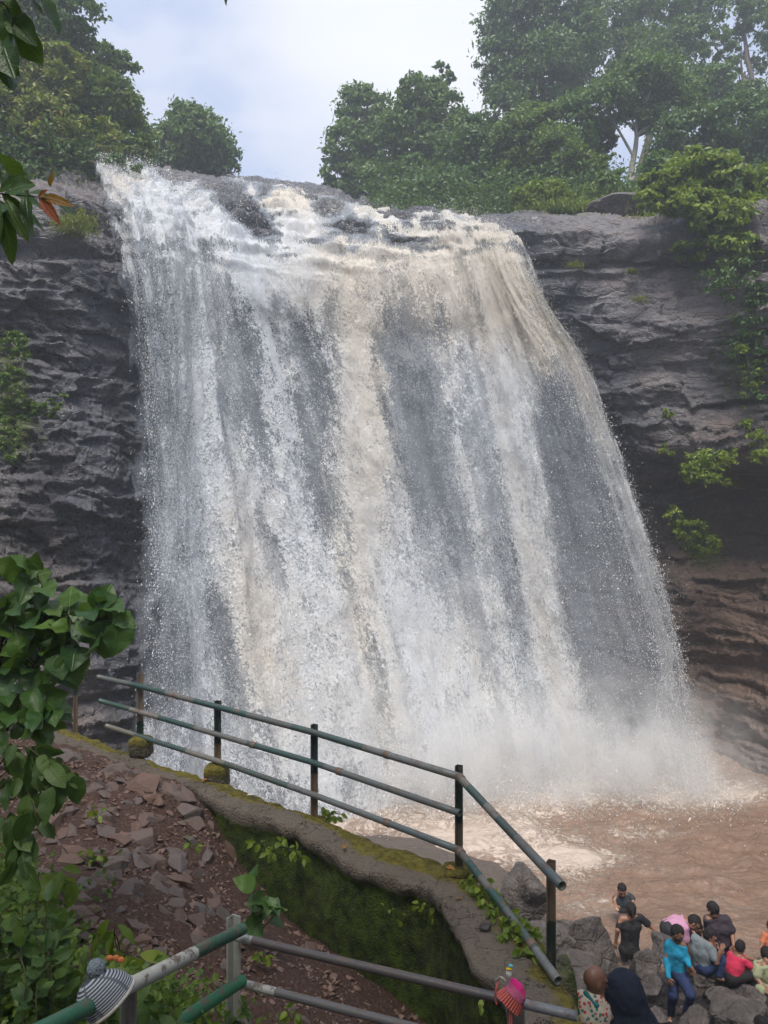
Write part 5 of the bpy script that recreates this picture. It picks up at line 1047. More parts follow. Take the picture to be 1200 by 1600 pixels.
# pink hat hooked on the right-hand rail
s = NT('pink_knit'); uv = s.n('ShaderNodeSeparateXYZ', {0: s.coord('UV')}); v_ = uv.outputs['Y']; u_ = uv.outputs['X']
dots = s.rng(s.math('MULTIPLY', s.math('SINE', s.math('MULTIPLY', u_, 2 * math.pi * 34)), s.math('SINE', s.math('MULTIPLY', v_, 2 * math.pi * 26))), .1, .4)
low = s.mix(dots, (.60, .07, .22), (.62, .30, .40)); r = s.n('ShaderNodeValToRGB', {'Fac': v_}); r.color_ramp.interpolation = 'CONSTANT'; e = r.color_ramp.elements; e[0].position = 0; e[0].color = (0, 0, 0, 1); e[1].position = .5; e[1].color = (1, 1, 1, 1)
col = s.mix(r.outputs[0], low, (.80, .035, .26)); M['pinkknit'] = s.done(s.bsdf(col, .85, s.bump(s.math('ADD', dots, s.noise(s.coord('Object'), 220, 3)), .8, .003), .2))
s = NT('coral_rib'); uv = s.n('ShaderNodeSeparateXYZ', {0: s.coord('UV')}); k_ = s.math('SINE', s.math('MULTIPLY', uv.outputs['X'], 2 * math.pi * 30)); col = s.mix(s.rng(k_, -.6, .6), (.34, .065, .05), (.62, .15, .13)); M['coral'] = s.done(s.bsdf(col, .85, s.bump(k_, .8, .004), .2))
M['yellow'] = mat_cloth('yellow_felt', (.62, .42, .03)); M['blue'] = mat_cloth('blue_felt', (.08, .40, .50)); M['white'] = mat_cloth('white_felt', (.62, .60, .58)); M['blackf'] = mat_plain('black_bead', (.01, .01, .01), .3)
kp = P(800, 1545, 3.42); kt = empty('knitted_hat', kp); tag(kt, 'pink and coral knitted child hat with dangling strings hooked over the foreground rail', 'hat')
Vd, uvd = dome(.055, .072, 72, 30, rib=.01, ribn=30, squash=.62, seed=9, wr=.30); A_ = np.array(axes((.1, -1, -.1), (.62, .1, .70)))
o0 = kp + np.array([.004, -.03, -.012]); W_ = Vd.reshape(-1, 3) @ A_.T + o0; nvd, nud = Vd.shape[:2]
obj('knitted_crown', mesh('knitted_crown', W_, gridF(nvd, nud)[:, ::-1], uv=uvd.reshape(-1, 2)), M['pinkknit'], parent=kt)
th = np.linspace(0, 2 * math.pi, 72); t = np.linspace(0, 1, 10); T, TH = np.meshgrid(t, th, indexing='ij'); rr = .057 + .014 * T + .004 * np.sin(TH * 3 + 1) * T + .0016 * np.cos(TH * 30)
C_ = np.stack([rr * np.cos(TH), rr * np.sin(TH) * .72, -.046 * T], -1).reshape(-1, 3) @ A_.T + o0; obj('ribbed_cuff', mesh('ribbed_cuff', C_, gridF(10, 72), uv=np.stack([TH / 6.2832, T], -1).reshape(-1, 2)), M['coral'], parent=kt)
C2 = C_ * 1.0; obj('lining', mesh('lining', (C_ - o0) * .95 + o0, gridF(10, 72)[:, ::-1]), M['hatin'], parent=kt)
V, F = ico(3); obj('owl_patch', mesh('owl_patch', V * np.array([.013, .008, .016]) * (1 + .1 * fbm(V * 2, 2, 3)[:, None]) + P(795, 1521, 3.35), F), M['white'], parent=kt)
for nm, a, b, sx, sz, mk in (('patch_forehead', 795, 1514, .013, .006, 'yellow'), ('patch_crest', 798, 1509, .010, .006, 'blue')):
    V, F = ico(3); obj(nm, mesh(nm, V * np.array([sx, .008, sz]) + P(a, b, 3.345), F), M[mk], parent=kt)
for a in (792.5, 797.5):
    V, F = ico(2); obj('eye', mesh('eye', V * .0022 + P(a, 1516.5, 3.336), F), M['blackf'], parent=kt)
for pts in ([(779, 1532, 3.38), (775, 1545, 3.36), (774, 1560, 3.37), (776, 1570, 3.37)], [(797, 1562, 3.36), (797, 1580, 3.36), (796, 1612, 3.36), (798, 1640, 3.36)], [(799, 1562, 3.355), (799.5, 1585, 3.36), (799, 1618, 3.36)]):
    c = cr(np.array([P(*q) for q in pts]), np.linspace(0, len(pts) - 1, 24)); V, F = tube(c, .0042 * (1 + .15 * np.sin(np.arange(24) * 2.1)), 6); obj('string', mesh('string', V, F), M['coral'], parent=kt)
c = cr(np.array([P(776, 1531, 3.39), P(783, 1527, 3.33), P(790, 1533, 3.33)]), np.linspace(0, 2, 14)); V, F = tube(c, .004, 6); obj('string', mesh('string', V, F), M['hatrim'], parent=kt)

# fallen leaves, a scrap of white paper and a loose stone on the wall top
def topz(p): return p
for k, (a, b, zz, sz, lab, mk) in enumerate([(537, 1328, 4.98, .07, 'pinkish dry leaf lying on the concrete rim between the fourth and fifth posts', 'lf_orange'), (722, 1405, 4.94, .06, 'dry brown leaf lying below the tall bend post', 'lf_orange'), (697, 1357, 4.95, .10, 'pale curled leaf by the foot of the tall bend post', 'lf_orange'), (316, 1222, 5.08, .07, 'dry orange leaf beside the dark square footing', 'lf_orange')]):
    me = LM[('oval', k)].copy(); me.materials.clear(); me.materials.append(M[mk]); o = obj('dry_leaf', me, loc=G(a, b, zz) + np.array([0, 0, .01]), rot=(.3, .2, k * 1.9), scale=(sz * .8, sz, sz)); tag(o, lab, 'leaf')
V, F = box((0, 0, 0), (.05, .025, .004)); V = V + .004 * fbm(V * 40, 2, 3)[:, None]; tag(obj('paper_scrap', mesh('paper_scrap', V, F, smooth=False), M['white'], loc=G(391, 1241, 5.06)), 'small white scrap of paper on the moss right of the dark square footing', 'litter')
V, F = rock(88, 3, 11, .1, (.045, .035, .03)); tag(obj('loose_stone', mesh('loose_stone', V, F, smooth=False), M['boulder'], loc=G(757, 1452, 4.93) + np.array([0, 0, .01])), 'single grey stone lying on the wall top below the slanting rail', 'stone')
# ================================================================== people (signed distance bodies, one surface each)
class SDF:
    def __init__(s, lo, hi, h):
        s.h = h; s.lo = np.array(lo) - 3 * h; n = np.ceil((np.array(hi) + 3 * h - s.lo) / h).astype(int) + 1
        s.n = n; s.F = np.full(n, 1.0, np.float32)
    def _sub(s, lo, hi):
        a = np.clip(np.floor((lo - s.lo) / s.h).astype(int), 0, s.n); b = np.clip(np.ceil((hi - s.lo) / s.h).astype(int) + 1, 0, s.n)
        if (b <= a).any(): return None
        ax = [s.lo[k] + s.h * np.arange(a[k], b[k]) for k in range(3)]
        return (slice(a[0], b[0]), slice(a[1], b[1]), slice(a[2], b[2])), np.stack(np.meshgrid(*ax, indexing='ij'), -1)
    def _add(s, sl_, d, k):
        c = s.F[sl_]
        if k > 0: hh = np.maximum(k - np.abs(c - d), 0) / k; s.F[sl_] = np.minimum(c, d) - hh * hh * k * .25
        else: s.F[sl_] = np.minimum(c, d)
    def cap(s, a, b, ra, rb, k=.02):
        a = np.array(a, float); b = np.array(b, float); m = max(ra, rb) + k + .02; q = s._sub(np.minimum(a, b) - m, np.maximum(a, b) + m)
        if q is None: return
        sl_, X = q; ab = b - a; L = ab @ ab + 1e-9; t = np.clip(((X - a) @ ab) / L, 0, 1); d = np.linalg.norm(X - a - t[..., None] * ab, axis=-1) - (ra + (rb - ra) * t); s._add(sl_, d, k)
    def ell(s, c, r, R=None, k=.02, sub=False):
        c = np.array(c, float); r = np.array(r, float); m = r.max() + k + .02; q = s._sub(c - m, c + m)
        if q is None: return
        sl_, X = q; Y = X - c
        if R is not None: Y = Y @ np.asarray(R)
        kk = np.linalg.norm(Y / r, axis=-1); k2 = np.linalg.norm(Y / (r * r), axis=-1) + 1e-9; d = kk * (kk - 1) / k2
        if sub:
            c_ = s.F[sl_]; d = -d; hh = np.maximum(k - np.abs(c_ - d), 0) / max(k, 1e-6); s.F[sl_] = np.maximum(c_, d) + hh * hh * k * .25
        else: s._add(sl_, d, k)
    def pts(s):
        return np.stack(np.meshgrid(*[s.lo[k] + s.h * np.arange(s.n[k]) for k in range(3)], indexing='ij'), -1)
    def cut(s, p, nrm_):
        """remove everything on the side the normal points to"""
        nrm_ = unit(np.array(nrm_, float)); ax = [s.lo[k] + s.h * np.arange(s.n[k]) for k in range(3)]
        d = (ax[0][:, None, None] - p[0]) * nrm_[0] + (ax[1][None, :, None] - p[1]) * nrm_[1] + (ax[2][None, None, :] - p[2]) * nrm_[2]; s.F = np.maximum(s.F, d.astype(np.float32))
    def wrinkle(s, amp, sc, seed=0):
        m = np.abs(s.F) < amp * 2 + 2 * s.h; ii = np.argwhere(m); X = s.lo + ii * s.h; s.F[m] += amp * fbm(X * sc, 3, seed)
    def mesh(s):
        F = s.F; ins = F < 0; n = F.shape
        c = np.stack([ins[i:n[0] - 1 + i, j:n[1] - 1 + j, k:n[2] - 1 + k] for i in (0, 1) for j in (0, 1) for k in (0, 1)], 0); cnt = c.sum(0); act = (cnt > 0) & (cnt < 8)
        ii = np.argwhere(act); idx = -np.ones(act.shape, int); idx[tuple(ii.T)] = np.arange(len(ii)); P_ = np.zeros((len(ii), 3)); W_ = np.zeros(len(ii))
        cor = [(i, j, k) for i in (0, 1) for j in (0, 1) for k in (0, 1)]
        vals = {q: F[ii[:, 0] + q[0], ii[:, 1] + q[1], ii[:, 2] + q[2]] for q in cor}
        for q in cor:
            for ax in range(3):
                if q[ax] == 0:
                    q2 = list(q); q2[ax] = 1; q2 = tuple(q2); a, b = vals[q], vals[q2]; m = (a < 0) != (b < 0); t = np.where(m, a / np.where(m, a - b, 1), 0)
                    pos = np.array(q, float)[None] + np.zeros((len(ii), 3)); pos[:, ax] = t; P_[m] += pos[m]; W_[m] += 1
        V = s.lo + (ii + P_ / W_[:, None]) * s.h; Fs = []
        for ax in range(3):
            a_, b_ = [(1, 2), (2, 0), (0, 1)][ax]; sl1 = [slice(1, n[k] - 1) for k in range(3)]; sl1[ax] = slice(0, n[ax] - 1); sl2 = list(sl1); sl2[ax] = slice(1, n[ax])
            A_, B_ = ins[tuple(sl1)], ins[tuple(sl2)]; e = np.argwhere(A_ != B_); g = e.copy(); g[:, a_] += 1; g[:, b_] += 1
            flip = A_[tuple(e.T)]
            def id_(da, db):
                q = g.copy(); q[:, a_] += da; q[:, b_] += db; return idx[tuple(q.T)]
            Q = np.stack([id_(-1, -1), id_(0, -1), id_(0, 0), id_(-1, 0)], -1); Q[~flip] = Q[~flip][:, ::-1]; Fs.append(Q)
        return V, np.concatenate(Fs)
def framed(fwd, up):
    f = unit(np.array(fwd, float)); u = np.array(up, float); u = unit(u - f * (u @ f)); r = np.cross(f, u); return np.stack([r, f, u], 1)   # columns right, forward, up
s = NT('skin'); c = s.coord('Object'); M['skin'] = s.done(s.bsdf(s.mix(s.noise(c, 12, 4), (.20, .098, .062), (.27, .140, .090)), .42, s.bump(s.noise(c, 90, 3), .2, .002), .4, Subsurface_Weight=.08))
s = NT('skin_dark'); c = s.coord('Object'); M['skin_dark'] = s.done(s.bsdf(s.mix(s.noise(c, 12, 4), (.13, .062, .040), (.18, .088, .058)), .4, None, .4))
M['hair'] = mat_cloth('black_hair', (.012, .010, .010), .4)
for nm, cc in dict(blueshirt=(.012, .205, .34), jeans=(.014, .024, .075), pink=(.46, .23, .34), grey=(.15, .175, .19), purple=(.036, .026, .036), red=(.50, .030, .075), black=(.014, .013, .014), lightgreen=(.24, .25, .15), orange=(.42, .13, .06), navy=(.010, .014, .028), teal=(.01, .12, .13), darktr=(.022, .022, .026), wetblack=(.028, .034, .042), cream=(.5, .42, .3), eyew=(.5, .47, .44)).items(): M[nm] = mat_cloth(nm + '_cloth', cc)
M['jeans'] = mat_cloth('jeans_cloth', (.018, .030, .085), .45)

def hand(S_, w, dirn, side, sc, up=(0, 0, 1), curl=.3):
    """palm, four fingers and a thumb rooted at wrist w"""
    d = unit(np.array(dirn)); sd = np.array(side, float); sd = unit(sd - d * (sd @ d)); nn = np.cross(d, sd)
    p = w + d * .045 * sc; S_.ell(p, (.040 * sc, .018 * sc, .050 * sc), np.stack([sd, nn, d], 1), .012)
    for k, (o, L) in enumerate(((-.030, .060), (-.010, .072), (.010, .068), (.029, .052))):
        a = w + d * .080 * sc + sd * o * sc; m = a + (d * (1 - curl * .3) + nn * curl * .5 + sd * o * 3) * L * .55 * sc; e = m + (d * (1 - curl) + nn * curl) * L * .5 * sc
        S_.cap(a, m, .0098 * sc, .009 * sc, .004); S_.cap(m, e, .009 * sc, .0075 * sc, .003)
    a = w + d * .02 * sc + sd * -.030 * sc; m = a + (d * .6 - sd * .8) * .038 * sc; e = m + (d * .9 - sd * .25 + nn * .3) * .030 * sc; S_.cap(a, m, .013 * sc, .011 * sc, .01); S_.cap(m, e, .011 * sc, .009 * sc, .004)

def person(label, J, D, sc=1.0, face=(0, 1, 0), headup=(0, 0, 1), shirt='black', sleeve='short', pants='darktr', hair='short', skin='skin', cut_z=None, legs=True, feet='bare', hem=.06, vox=.0095, group=None, beard=False, handdir=(None, None), arms=(True, True), loose=.0, hold=None, bulk=1.0):
    q = {k: P(v[0], v[1], D + (v[2] if len(v) > 2 else 0)) for k, v in J.items()}
    H, N_, C_, PV = q['head'], q['neck'], (q['sl'] + q['sr']) / 2, (q['hl'] + q['hr']) / 2
    HR = framed(face, headup); f, u, r = HR[:, 1], HR[:, 2], HR[:, 0]
    allp = np.array(list(q.values())); lo, hi = allp.min(0) - .2 * sc, allp.max(0) + .2 * sc
    if cut_z is not None: lo[2] = max(lo[2], cut_z - .12)
    B = bulk * sc
    spd = unit(C_ - PV); shv = unit(q['sl'] - q['sr']); fr = unit(np.cross(spd, shv)); fr = fr if fr @ np.array(face) > -9 else -fr
    def torso(S_, e, k=.05):
        m = (C_ + PV) / 2
        S_.cap(q['sl'] * .86 + C_ * .14, q['sr'] * .86 + C_ * .14, .062 * B + e, .062 * B + e, k)
        ch = C_ - spd * .13 * sc; w = np.linalg.norm(q['sl'] - q['sr']) * .5
        S_.cap(ch + shv * w * .42, ch - shv * w * .42, .098 * B + e, .098 * B + e, k)
        for sg_ in (1, -1):
            a = ch + shv * w * .42 * sg_; mm = m + shv * .055 * sc * sg_; hp_ = (q['hl'] if sg_ > 0 else q['hr']) * .75 + PV * .25
            S_.cap(a, mm, .092 * B + e, .082 * B + e, k); S_.cap(mm, hp_, .082 * B + e, .092 * B + e, k)
        S_.cap(C_ - spd * .02 * sc, N_, .062 * B + e, .050 * B + e * .5, k)
    def headp(S_):
        S_.cap(N_, H - u * .045 * sc, .052 * sc, .050 * sc, .02); S_.ell(H + u * .012 * sc - f * .012 * sc, (.074 * sc, .094 * sc, .094 * sc), HR, .02); S_.ell(H - u * .055 * sc + f * .022 * sc, (.053 * sc, .062 * sc, .060 * sc), HR, .03)
        S_.cap(H - u * .012 * sc + f * .086 * sc, H - u * .04 * sc + f * .104 * sc, .009 * sc, .014 * sc, .012)
        S_.ell(H - u * .072 * sc + f * .080 * sc, (.024 * sc, .012 * sc, .010 * sc), HR, .008)
        for sg_ in (1, -1):
            S_.ell(H - u * .02 * sc + r * .076 * sc * sg_ - f * .005 * sc, (.009 * sc, .018 * sc, .032 * sc), HR, .006); S_.ell(H + u * .002 * sc + f * .086 * sc + r * .030 * sc * sg_, (.016 * sc, .010 * sc, .011 * sc), HR, .006, sub=True); S_.cap(H + u * .018 * sc + f * .082 * sc + r * .012 * sc * sg_, H + u * .018 * sc + f * .074 * sc + r * .05 * sc * sg_, .009 * sc, .008 * sc, .01)
    Bd = SDF(lo, hi, vox); torso(Bd, -.012); headp(Bd)
    for i, a in enumerate('lr'):
        if not arms[i]: continue
        Bd.cap(q['s' + a], q['e' + a], .046 * B, .037 * B, .03); Bd.cap(q['e' + a], q['w' + a], .037 * B, .025 * B, .02)
        hd = handdir[i]; hd = unit(q['w' + a] - q['e' + a]) if hd is None else hd; hand(Bd, q['w' + a], hd, shv * (1 if a == 'l' else -1), sc)
    if legs:
        for a in 'lr':
            if 'k' + a not in q: continue
            Bd.cap(q['h' + a], q['k' + a], .080 * B, .052 * B, .04)
            if 'a' + a in q:
                Bd.cap(q['k' + a], q['a' + a], .052 * B, .036 * B, .03)
                if 't' + a in q:
                    an, to = q['a' + a], q['t' + a]; dd = unit(to - an); sdv = unit(np.cross(dd, [0, 0, 1])); Bd.cap(an + np.array([0, 0, -.03]) * sc - dd * .02, to, .034 * sc, .026 * sc, .02)
                    for k in range(5): Bd.cap(to + sdv * (k - 2) * .013 * sc, to + sdv * (k - 2) * .015 * sc + dd * (.035 - .004 * abs(k - 1)) * sc, .009 * sc, .008 * sc, .005)
    if cut_z is not None: Bd.cut((0, 0, cut_z), (0, 0, -1))
    V, F = Bd.mesh(); body = obj('person', mesh('person', V, F), M[skin]); tag(body, label, 'person', group)
    def child(name, S_, mk):
        V, F = S_.mesh()
        if len(F): return obj(name, mesh(name, V, F), M[mk], parent=body)
    # shirt
    Sh = SDF(lo, hi, vox); torso(Sh, .005 + loose)
    for i, a in enumerate('lr'):
        if not arms[i]: continue
        if sleeve == 'short': e = q['s' + a] + (q['e' + a] - q['s' + a]) * .72; Sh.cap(q['s' + a], e, .056 * B + loose, .056 * B + loose, .018)
        elif sleeve == 'long':
            e = q['e' + a] + (q['w' + a] - q['e' + a]) * .9; Sh.cap(q['s' + a], q['e' + a], .053 * B, .046 * B, .015); Sh.cap(q['e' + a], e, .047 * B, .036 * B, .03)
    Sh.cut(PV - spd * hem * sc, -spd)
    nb_ = unit(N_ - C_); Sh.cut(N_ * .6 + C_ * .4 + fr * 0, nb_ * .8 + (.0) * fr)
    if cut_z is not None: Sh.cut((0, 0, cut_z), (0, 0, -1))
    Sh.wrinkle(.016, 9, 5); child('shirt', Sh, shirt)
    # trousers
    if legs and pants and ('kl' in q or 'kr' in q):
        Tr = SDF(lo, hi, vox); Tr.cap(q['hl'], q['hr'], .098 * B, .098 * B, .04)
        Tr.cap(PV + spd * .06 * sc, PV, .10 * B, .10 * B, .05)
        for a in 'lr':
            if 'k' + a not in q: continue
            Tr.cap(q['h' + a], q['k' + a], .094 * B, .066 * B, .04)
            if 'a' + a in q: Tr.cap(q['k' + a], q['k' + a] + (q['a' + a] - q['k' + a]) * .9, .064 * B, .052 * B, .03)
        if cut_z is not None: Tr.cut((0, 0, cut_z), (0, 0, -1))
        Tr.wrinkle(.014, 10, 9); child('trousers', Tr, pants)
    if feet == 'shoe':
        for a in 'lr':
            if 't' + a in q:
                an, to = q['a' + a], q['t' + a]; dd = unit(to - an); Sx = SDF(np.minimum(an, to) - .12, np.maximum(an, to) + .12, vox * .8); Sx.cap(an + np.array([0, 0, -.02]) - dd * .03, to, .05 * sc, .042 * sc, .02); child('shoe', Sx, 'grey')
    # hair
    Hs = SDF(H - .26 * sc, H + .26 * sc, vox * .75)
    th = .012 * sc; Hs.ell(H + u * .016 * sc - f * .016 * sc, (.078 * sc + th * .5, .096 * sc + th * .5, .094 * sc + th), HR, .01)
    X = Hs.pts() - H; fx, ux = X @ f, X @ u
    if hair in ('short', 'shaved'):
        keep = np.minimum(np.maximum(fx - .012 * sc, -ux - .042 * sc), np.maximum(fx - .30, -(ux - (.055 * sc)))); keep = np.minimum(keep, np.where(fx < -.02 * sc, -ux - .085 * sc, 9)); Hs.F = np.maximum(Hs.F, keep)
    elif hair in ('bun', 'tied', 'long'):
        keep = np.minimum(np.maximum(fx - .02 * sc, -ux - .09 * sc), np.maximum(fx - .3, -(ux - .045 * sc))); Hs.F = np.maximum(Hs.F, keep)
        if hair == 'bun': Hs.ell(H - f * .10 * sc - u * .01 * sc, (.045 * sc, .035 * sc, .045 * sc), HR, .02)
        elif hair == 'long': Hs.cap(H - f * .05 * sc, H - f * .065 * sc - u * .16 * sc, .065 * sc, .040 * sc, .03)
        else: Hs.cap(H - f * .10 * sc, H - f * .12 * sc - u * .07 * sc, .03 * sc, .02 * sc, .02)
    if hair != 'none': Hs.wrinkle(.009 * sc if hair != 'shaved' else .001, 60, 3); child('hair', Hs, 'hair')
    if beard:
        Bs = SDF(H - .2 * sc, H + .2 * sc, vox * .7); Bs.ell(H - u * .066 * sc + f * .030 * sc, (.060 * sc, .066 * sc, .050 * sc), HR, .01); X = Bs.pts() - H; Bs.F = np.maximum(Bs.F, np.maximum((X @ u) + .048 * sc, -(X @ f) - .02 * sc)); child('beard', Bs, 'hair')
    for sg_ in (1, -1):
        V, F = ico(2); V = V * .0095 * sc + H + u * .001 * sc + f * .0765 * sc + r * .030 * sc * sg_; e_ = obj('eye', mesh('eye', V, F), M['blackf'], parent=body)
        V, F = tube(np.array([H + u * .020 * sc + f * .0925 * sc + r * .014 * sc * sg_, H + u * .026 * sc + f * .090 * sc + r * .032 * sc * sg_, H + u * .020 * sc + f * .080 * sc + r * .052 * sc * sg_]), .0042 * sc, 6); obj('eyebrow', mesh('eyebrow', V, F), M['hair'], parent=body)
    return body
def Jc(x0, y0, k, **d): return {n: (x0 + v[0] / k, y0 + v[1] / k) + ((v[2],) if len(v) > 2 else ()) for n, v in d.items()}
K2 = lambda **d: Jc(1000, 1400, 6, **d)
K3 = lambda **d: Jc(860, 1380, 6, **d)
GP = 'bathers and onlookers on the rocks by the pool'
# man in the blue shirt stepping down over the rocks
person('bearded man in a bright blue long sleeved shirt and jeans stepping over the rocks', K2(head=(352, 345, -.08), neck=(335, 420, 0), sl=(262, 455, .05), sr=(395, 448, -.06), el=(248, 620, .0), wl=(268, 765, -.12), er=(432, 590, -.1), wr=(462, 655, -.22), hl=(318, 735, .06), hr=(372, 735, -.04), kl=(310, 930, -.05), al=(285, 1120, .12), tl=(280, 1165, .0), kr=(478, 925, -.30), ar=(425, 1120, -.12), tr=(480, 1180, -.28)),
       11.25, .96, face=(.75, -.45, -.55), headup=(.4, -.1, .9), shirt='blueshirt', sleeve='long', pants='jeans', beard=True, hem=.12, handdir=((.25, -.1, -1), (.55, -.2, -.8)), bulk=1.08, group=GP)
person('woman in a black T-shirt seen from behind standing waist deep in the brown water', K3(head=(755, 245, .0), neck=(752, 310, 0), sl=(668, 335, .02), sr=(848, 325, .0), el=(632, 440, -.05), wl=(612, 545, .0), er=(930, 395, .02), wr=(995, 455, -.02), hl=(700, 620, 0), hr=(775, 620, 0), kl=(695, 700, 0), kr=(780, 700, 0)),
       13.3, 1.06, face=(.1, .95, -.25), shirt='black', sleeve='short', hair='tied', pants='black', cut_z=-.35, handdir=((-.1, 0, -1), (.7, -.1, -.7)), hem=.14, group=GP)
person('boy with short hair and a wet dark T-shirt half under water, facing the shore', K3(head=(672, 60, -.12), neck=(678, 95, 0), sl=(625, 115, .04), sr=(745, 118, .0), el=(600, 165, -.02), wl=(612, 205, -.12), er=(775, 155, -.05), wr=(770, 205, -.15), hl=(650, 240, 0), hr=(715, 240, 0)),
       14.7, 1.0, face=(.0, -.8, -.5), headup=(0, -.3, 1), shirt='wetblack', sleeve='short', legs=False, cut_z=-.25, skin='skin', group=GP)
person('man in a pink shirt bending down low behind the man in blue', K2(head=(508, 250, -.05), neck=(450, 240, 0), sl=(405, 300, -.16), sr=(420, 215, .18), el=(425, 440, -.16), wl=(462, 545, -.14), er=(480, 380, .20), wr=(520, 500, .18), hl=(262, 315, -.10), hr=(262, 285, .12), kl=(262, 470, .02), kr=(330, 480, .15), al=(265, 640, .1), ar=(340, 650, .2)),
       12.3, 1.02, face=(.55, -.35, -.85), headup=(.85, -.05, .5), shirt='pink', sleeve='short', pants='darktr', handdir=((.2, 0, -1), (.3, 0, -1)), hem=.04, bulk=1.1, loose=.012, group=GP)
person('person in a dark purple dress bending forward over the child in red', K2(head=(685, 128, .0), neck=(700, 165, 0), sl=(640, 215, .03), sr=(808, 225, -.03), el=(640, 340, .1), wl=(680, 430, -.1), er=(862, 345, -.08), wr=(878, 465, -.20), hl=(715, 430, .0), hr=(795, 430, -.02), kl=(720, 600, -.02), kr=(790, 610, .0), al=(720, 760, .1), ar=(790, 770, .1)),
       12.2, 1.04, face=(-.2, .75, -.75), headup=(-.2, .6, .8), shirt='purple', sleeve='short', pants='purple', hair='bun', handdir=((.3, 0, -1), (.1, -.1, -1)), hem=.25, loose=.015, group=GP)
person('man in a grey T-shirt sitting on the rocks, one hand raised by his knee', K2(head=(660, 375, -.05), neck=(615, 395, 0), sl=(520, 405, .08), sr=(655, 475, -.12), el=(600, 560, .22), wl=(720, 560, .18), er=(715, 620, -.22), wr=(752, 530, -.26), hl=(545, 660, .08), hr=(620, 675, -.08), kl=(740, 600, .12), kr=(780, 610, -.18), al=(700, 740, .1), ar=(750, 760, -.2), tl=(745, 760, .08), tr=(800, 785, -.25)),
       11.75, 1.0, face=(.85, -.3, -.42), headup=(.4, -.05, .9), shirt='grey', sleeve='short', pants='jeans', handdir=((.5, 0, .4), (.3, -.1, .9)), hem=.07, bulk=1.12, loose=.01, feet='bare', group=GP)
person('dark haired person whose face looks out between the pink shirt and the grey shirt', K2(head=(552, 310, -.02), neck=(545, 365, .05), sl=(500, 395, .1), sr=(590, 400, .1), el=(490, 470, .15), wl=(500, 560, .1), er=(600, 480, .15), wr=(610, 560, .1), hl=(520, 560, .1), hr=(570, 560, .1), kl=(520, 620, .0), kr=(580, 620, .0)),
       12.45, .86, face=(.1, -.95, -.2), shirt='lightgreen', sleeve='short', pants='darktr', group=GP)
person('child in a bright red T-shirt sitting on the rocks and reaching to the right', K2(head=(942, 478, .0), neck=(915, 540, 0), sl=(855, 560, .08), sr=(965, 600, -.10), el=(985, 575, .12), wl=(1065, 595, .12), er=(1040, 675, -.12), wr=(1140, 690, -.14), hl=(830, 760, .05), hr=(875, 775, -.08), kl=(1040, 730, .05), kr=(1045, 745, -.16), al=(1050, 860, .06), ar=(1085, 870, -.16), tl=(1100, 880, .06), tr=(1130, 890, -.18)),
       11.5, .86, face=(.65, .55, -.4), headup=(.1, .1, 1), shirt='red', sleeve='short', pants='black', handdir=((1, 0, -.3), (1, -.1, .05)), hem=.06, bulk=1.1, loose=.008, group=GP)
person('person in a light green top crouching at the right edge beside the child in red', K2(head=(1182, 545, .1), neck=(1195, 610, 0), sl=(1110, 655, -.02), sr=(1260, 660, .05), el=(1085, 760, -.1), wl=(1150, 840, -.2), er=(1290, 770, 0), wr=(1270, 850, -.1), hl=(1160, 840, .1), hr=(1240, 840, .1), kl=(1130, 880, -.22), kr=(1230, 890, -.2), al=(1150, 980, -.1), ar=(1240, 980, -.1)),
       11.4, .95, face=(.2, .9, -.3), shirt='lightgreen', sleeve='short', pants='lightgreen', bulk=1.15, loose=.02, hem=.1, hair='tied', group=GP)
person('bather in an orange top at the right edge, partly in the brown water', K2(head=(1235, 290, .0), neck=(1232, 340, 0), sl=(1170, 370, .0), sr=(1290, 370, .0), el=(1145, 450, -.05), wl=(1140, 470, -.25), er=(1320, 450, 0), wr=(1320, 500, 0), hl=(1200, 520, 0), hr=(1270, 520, 0)),
       13.0, .95, face=(-.3, -.8, -.3), shirt='orange', sleeve='short', legs=False, cut_z=-.2, group=GP)
person('curly black haired person at the bottom right corner, only the head in view', K2(head=(1130, 1215, 0), neck=(1135, 1280, 0), sl=(1060, 1320, 0), sr=(1210, 1320, 0), el=(1050, 1420, 0), wl=(1080, 1520, -.1), er=(1225, 1420, 0), wr=(1200, 1520, -.1), hl=(1100, 1530, 0), hr=(1170, 1530, 0), kl=(1100, 1600, -.2), kr=(1180, 1600, -.2)),
       9.3, .95, face=(-.2, .9, -.2), shirt='darktr', sleeve='short', group=GP)
# the child carried on the near path and the person in the dark headscarf
person('toddler with a shaved head in a flowered shirt carried at the bottom edge', K3(head=(425, 905, .0), neck=(395, 1020, .02), sl=(285, 1085, .0), sr=(455, 1090, -.02), el=(262, 1180, -.02), wl=(330, 1260, .0), er=(480, 1190, 0), wr=(560, 1250, .0), hl=(320, 1330, 0), hr=(420, 1330, 0), kl=(330, 1450, 0), kr=(430, 1450, 0)),
       4.95, .80, face=(.9, .15, -.2), headup=(-.25, .05, 1), shirt='floral' if False else 'teal', sleeve='short', pants='teal', skin='skin_dark', hair='none', vox=.007)
tod = [o for o in bpy.data.objects if o.get('label', '').startswith('toddler')][0]
s = NT('floral_print'); c = s.coord('Object'); v1 = s.n('ShaderNodeTexVoronoi', {'Vector': c, 'Scale': 38.0}); m1 = s.rng(v1.outputs['Distance'], .35, .42, 1, 0); rc = s.n('ShaderNodeSeparateXYZ', {0: v1.outputs['Color']})
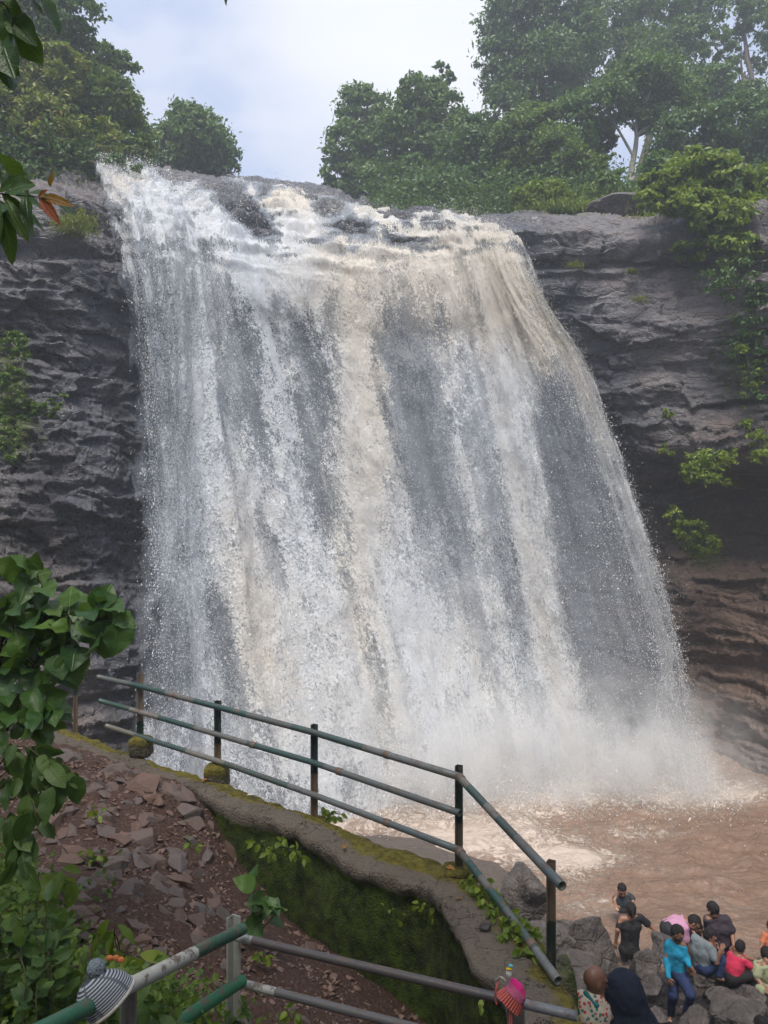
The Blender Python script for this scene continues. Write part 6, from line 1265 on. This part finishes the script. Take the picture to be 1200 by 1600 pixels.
col = s.mix(m1, (.42, .36, .30), s.mix(s.rng(rc.outputs['X'], .4, .6), (.35, .04, .05), (.02, .15, .13))); M['floral'] = s.done(s.bsdf(col, .85, None, .2))
for o in tod.children:
    if o.name.startswith('shirt'): o.data.materials.clear(); o.data.materials.append(M['floral'])
def shape(name, caps, ells, vox, mk, parent=None, wr=.006, ws=14, cuts=()):
    pts = np.array([p for c_ in caps for p in (c_[0], c_[1])] + [e[0] for e in ells]); rr = max([max(c_[2], c_[3]) for c_ in caps] + [max(e[1]) for e in ells]); S_ = SDF(pts.min(0) - rr, pts.max(0) + rr, vox)
    for c_ in caps: S_.cap(*c_)
    for e in ells: S_.ell(*e)
    for p, n_ in cuts: S_.cut(p, n_)
    S_.wrinkle(wr, ws, 7); V, F = S_.mesh(); return obj(name, mesh(name, V, F), M[mk], parent=parent)
Q = lambda a, b, dd=0: P(860 + a / 6, 1380 + b / 6, 4.95 + dd)
shape('collar', [(Q(330, 1030, -.03), Q(430, 1150, -.08), .016, .012, .01), (Q(430, 1150, -.08), Q(500, 1100, -.03), .012, .014, .01)], [], .006, 'teal', tod, .002)
hj = person('woman in a dark navy headscarf seen from behind at the bottom edge holding the toddler', K3(head=(690, 1010, .0), neck=(690, 1130, .05), sl=(560, 1250, .05), sr=(820, 1250, .05), el=(470, 1400, .0), wl=(380, 1330, -.05), er=(870, 1440, .05), wr=(800, 1600, .2), hl=(630, 1700, 0), hr=(750, 1700, 0), kl=(630, 2100, 0), kr=(750, 2100, 0), al=(630, 2500, 0), ar=(750, 2500, 0)),
       5.05, .95, face=(.15, .97, -.15), shirt='navy', sleeve='long', pants='navy', hair='none', vox=.012, bulk=1.1)
shape('headscarf', [(Q(690, 1020, .1), Q(690, 1130, .12), .118, .122, .06), (Q(690, 1130, .1), Q(640, 1330, .1), .12, .19, .08), (Q(690, 1130, .1), Q(735, 1330, .1), .12, .19, .08)], [(Q(690, 985, .1), (.112, .12, .115))], .009, 'navy', hj, .009, 16)
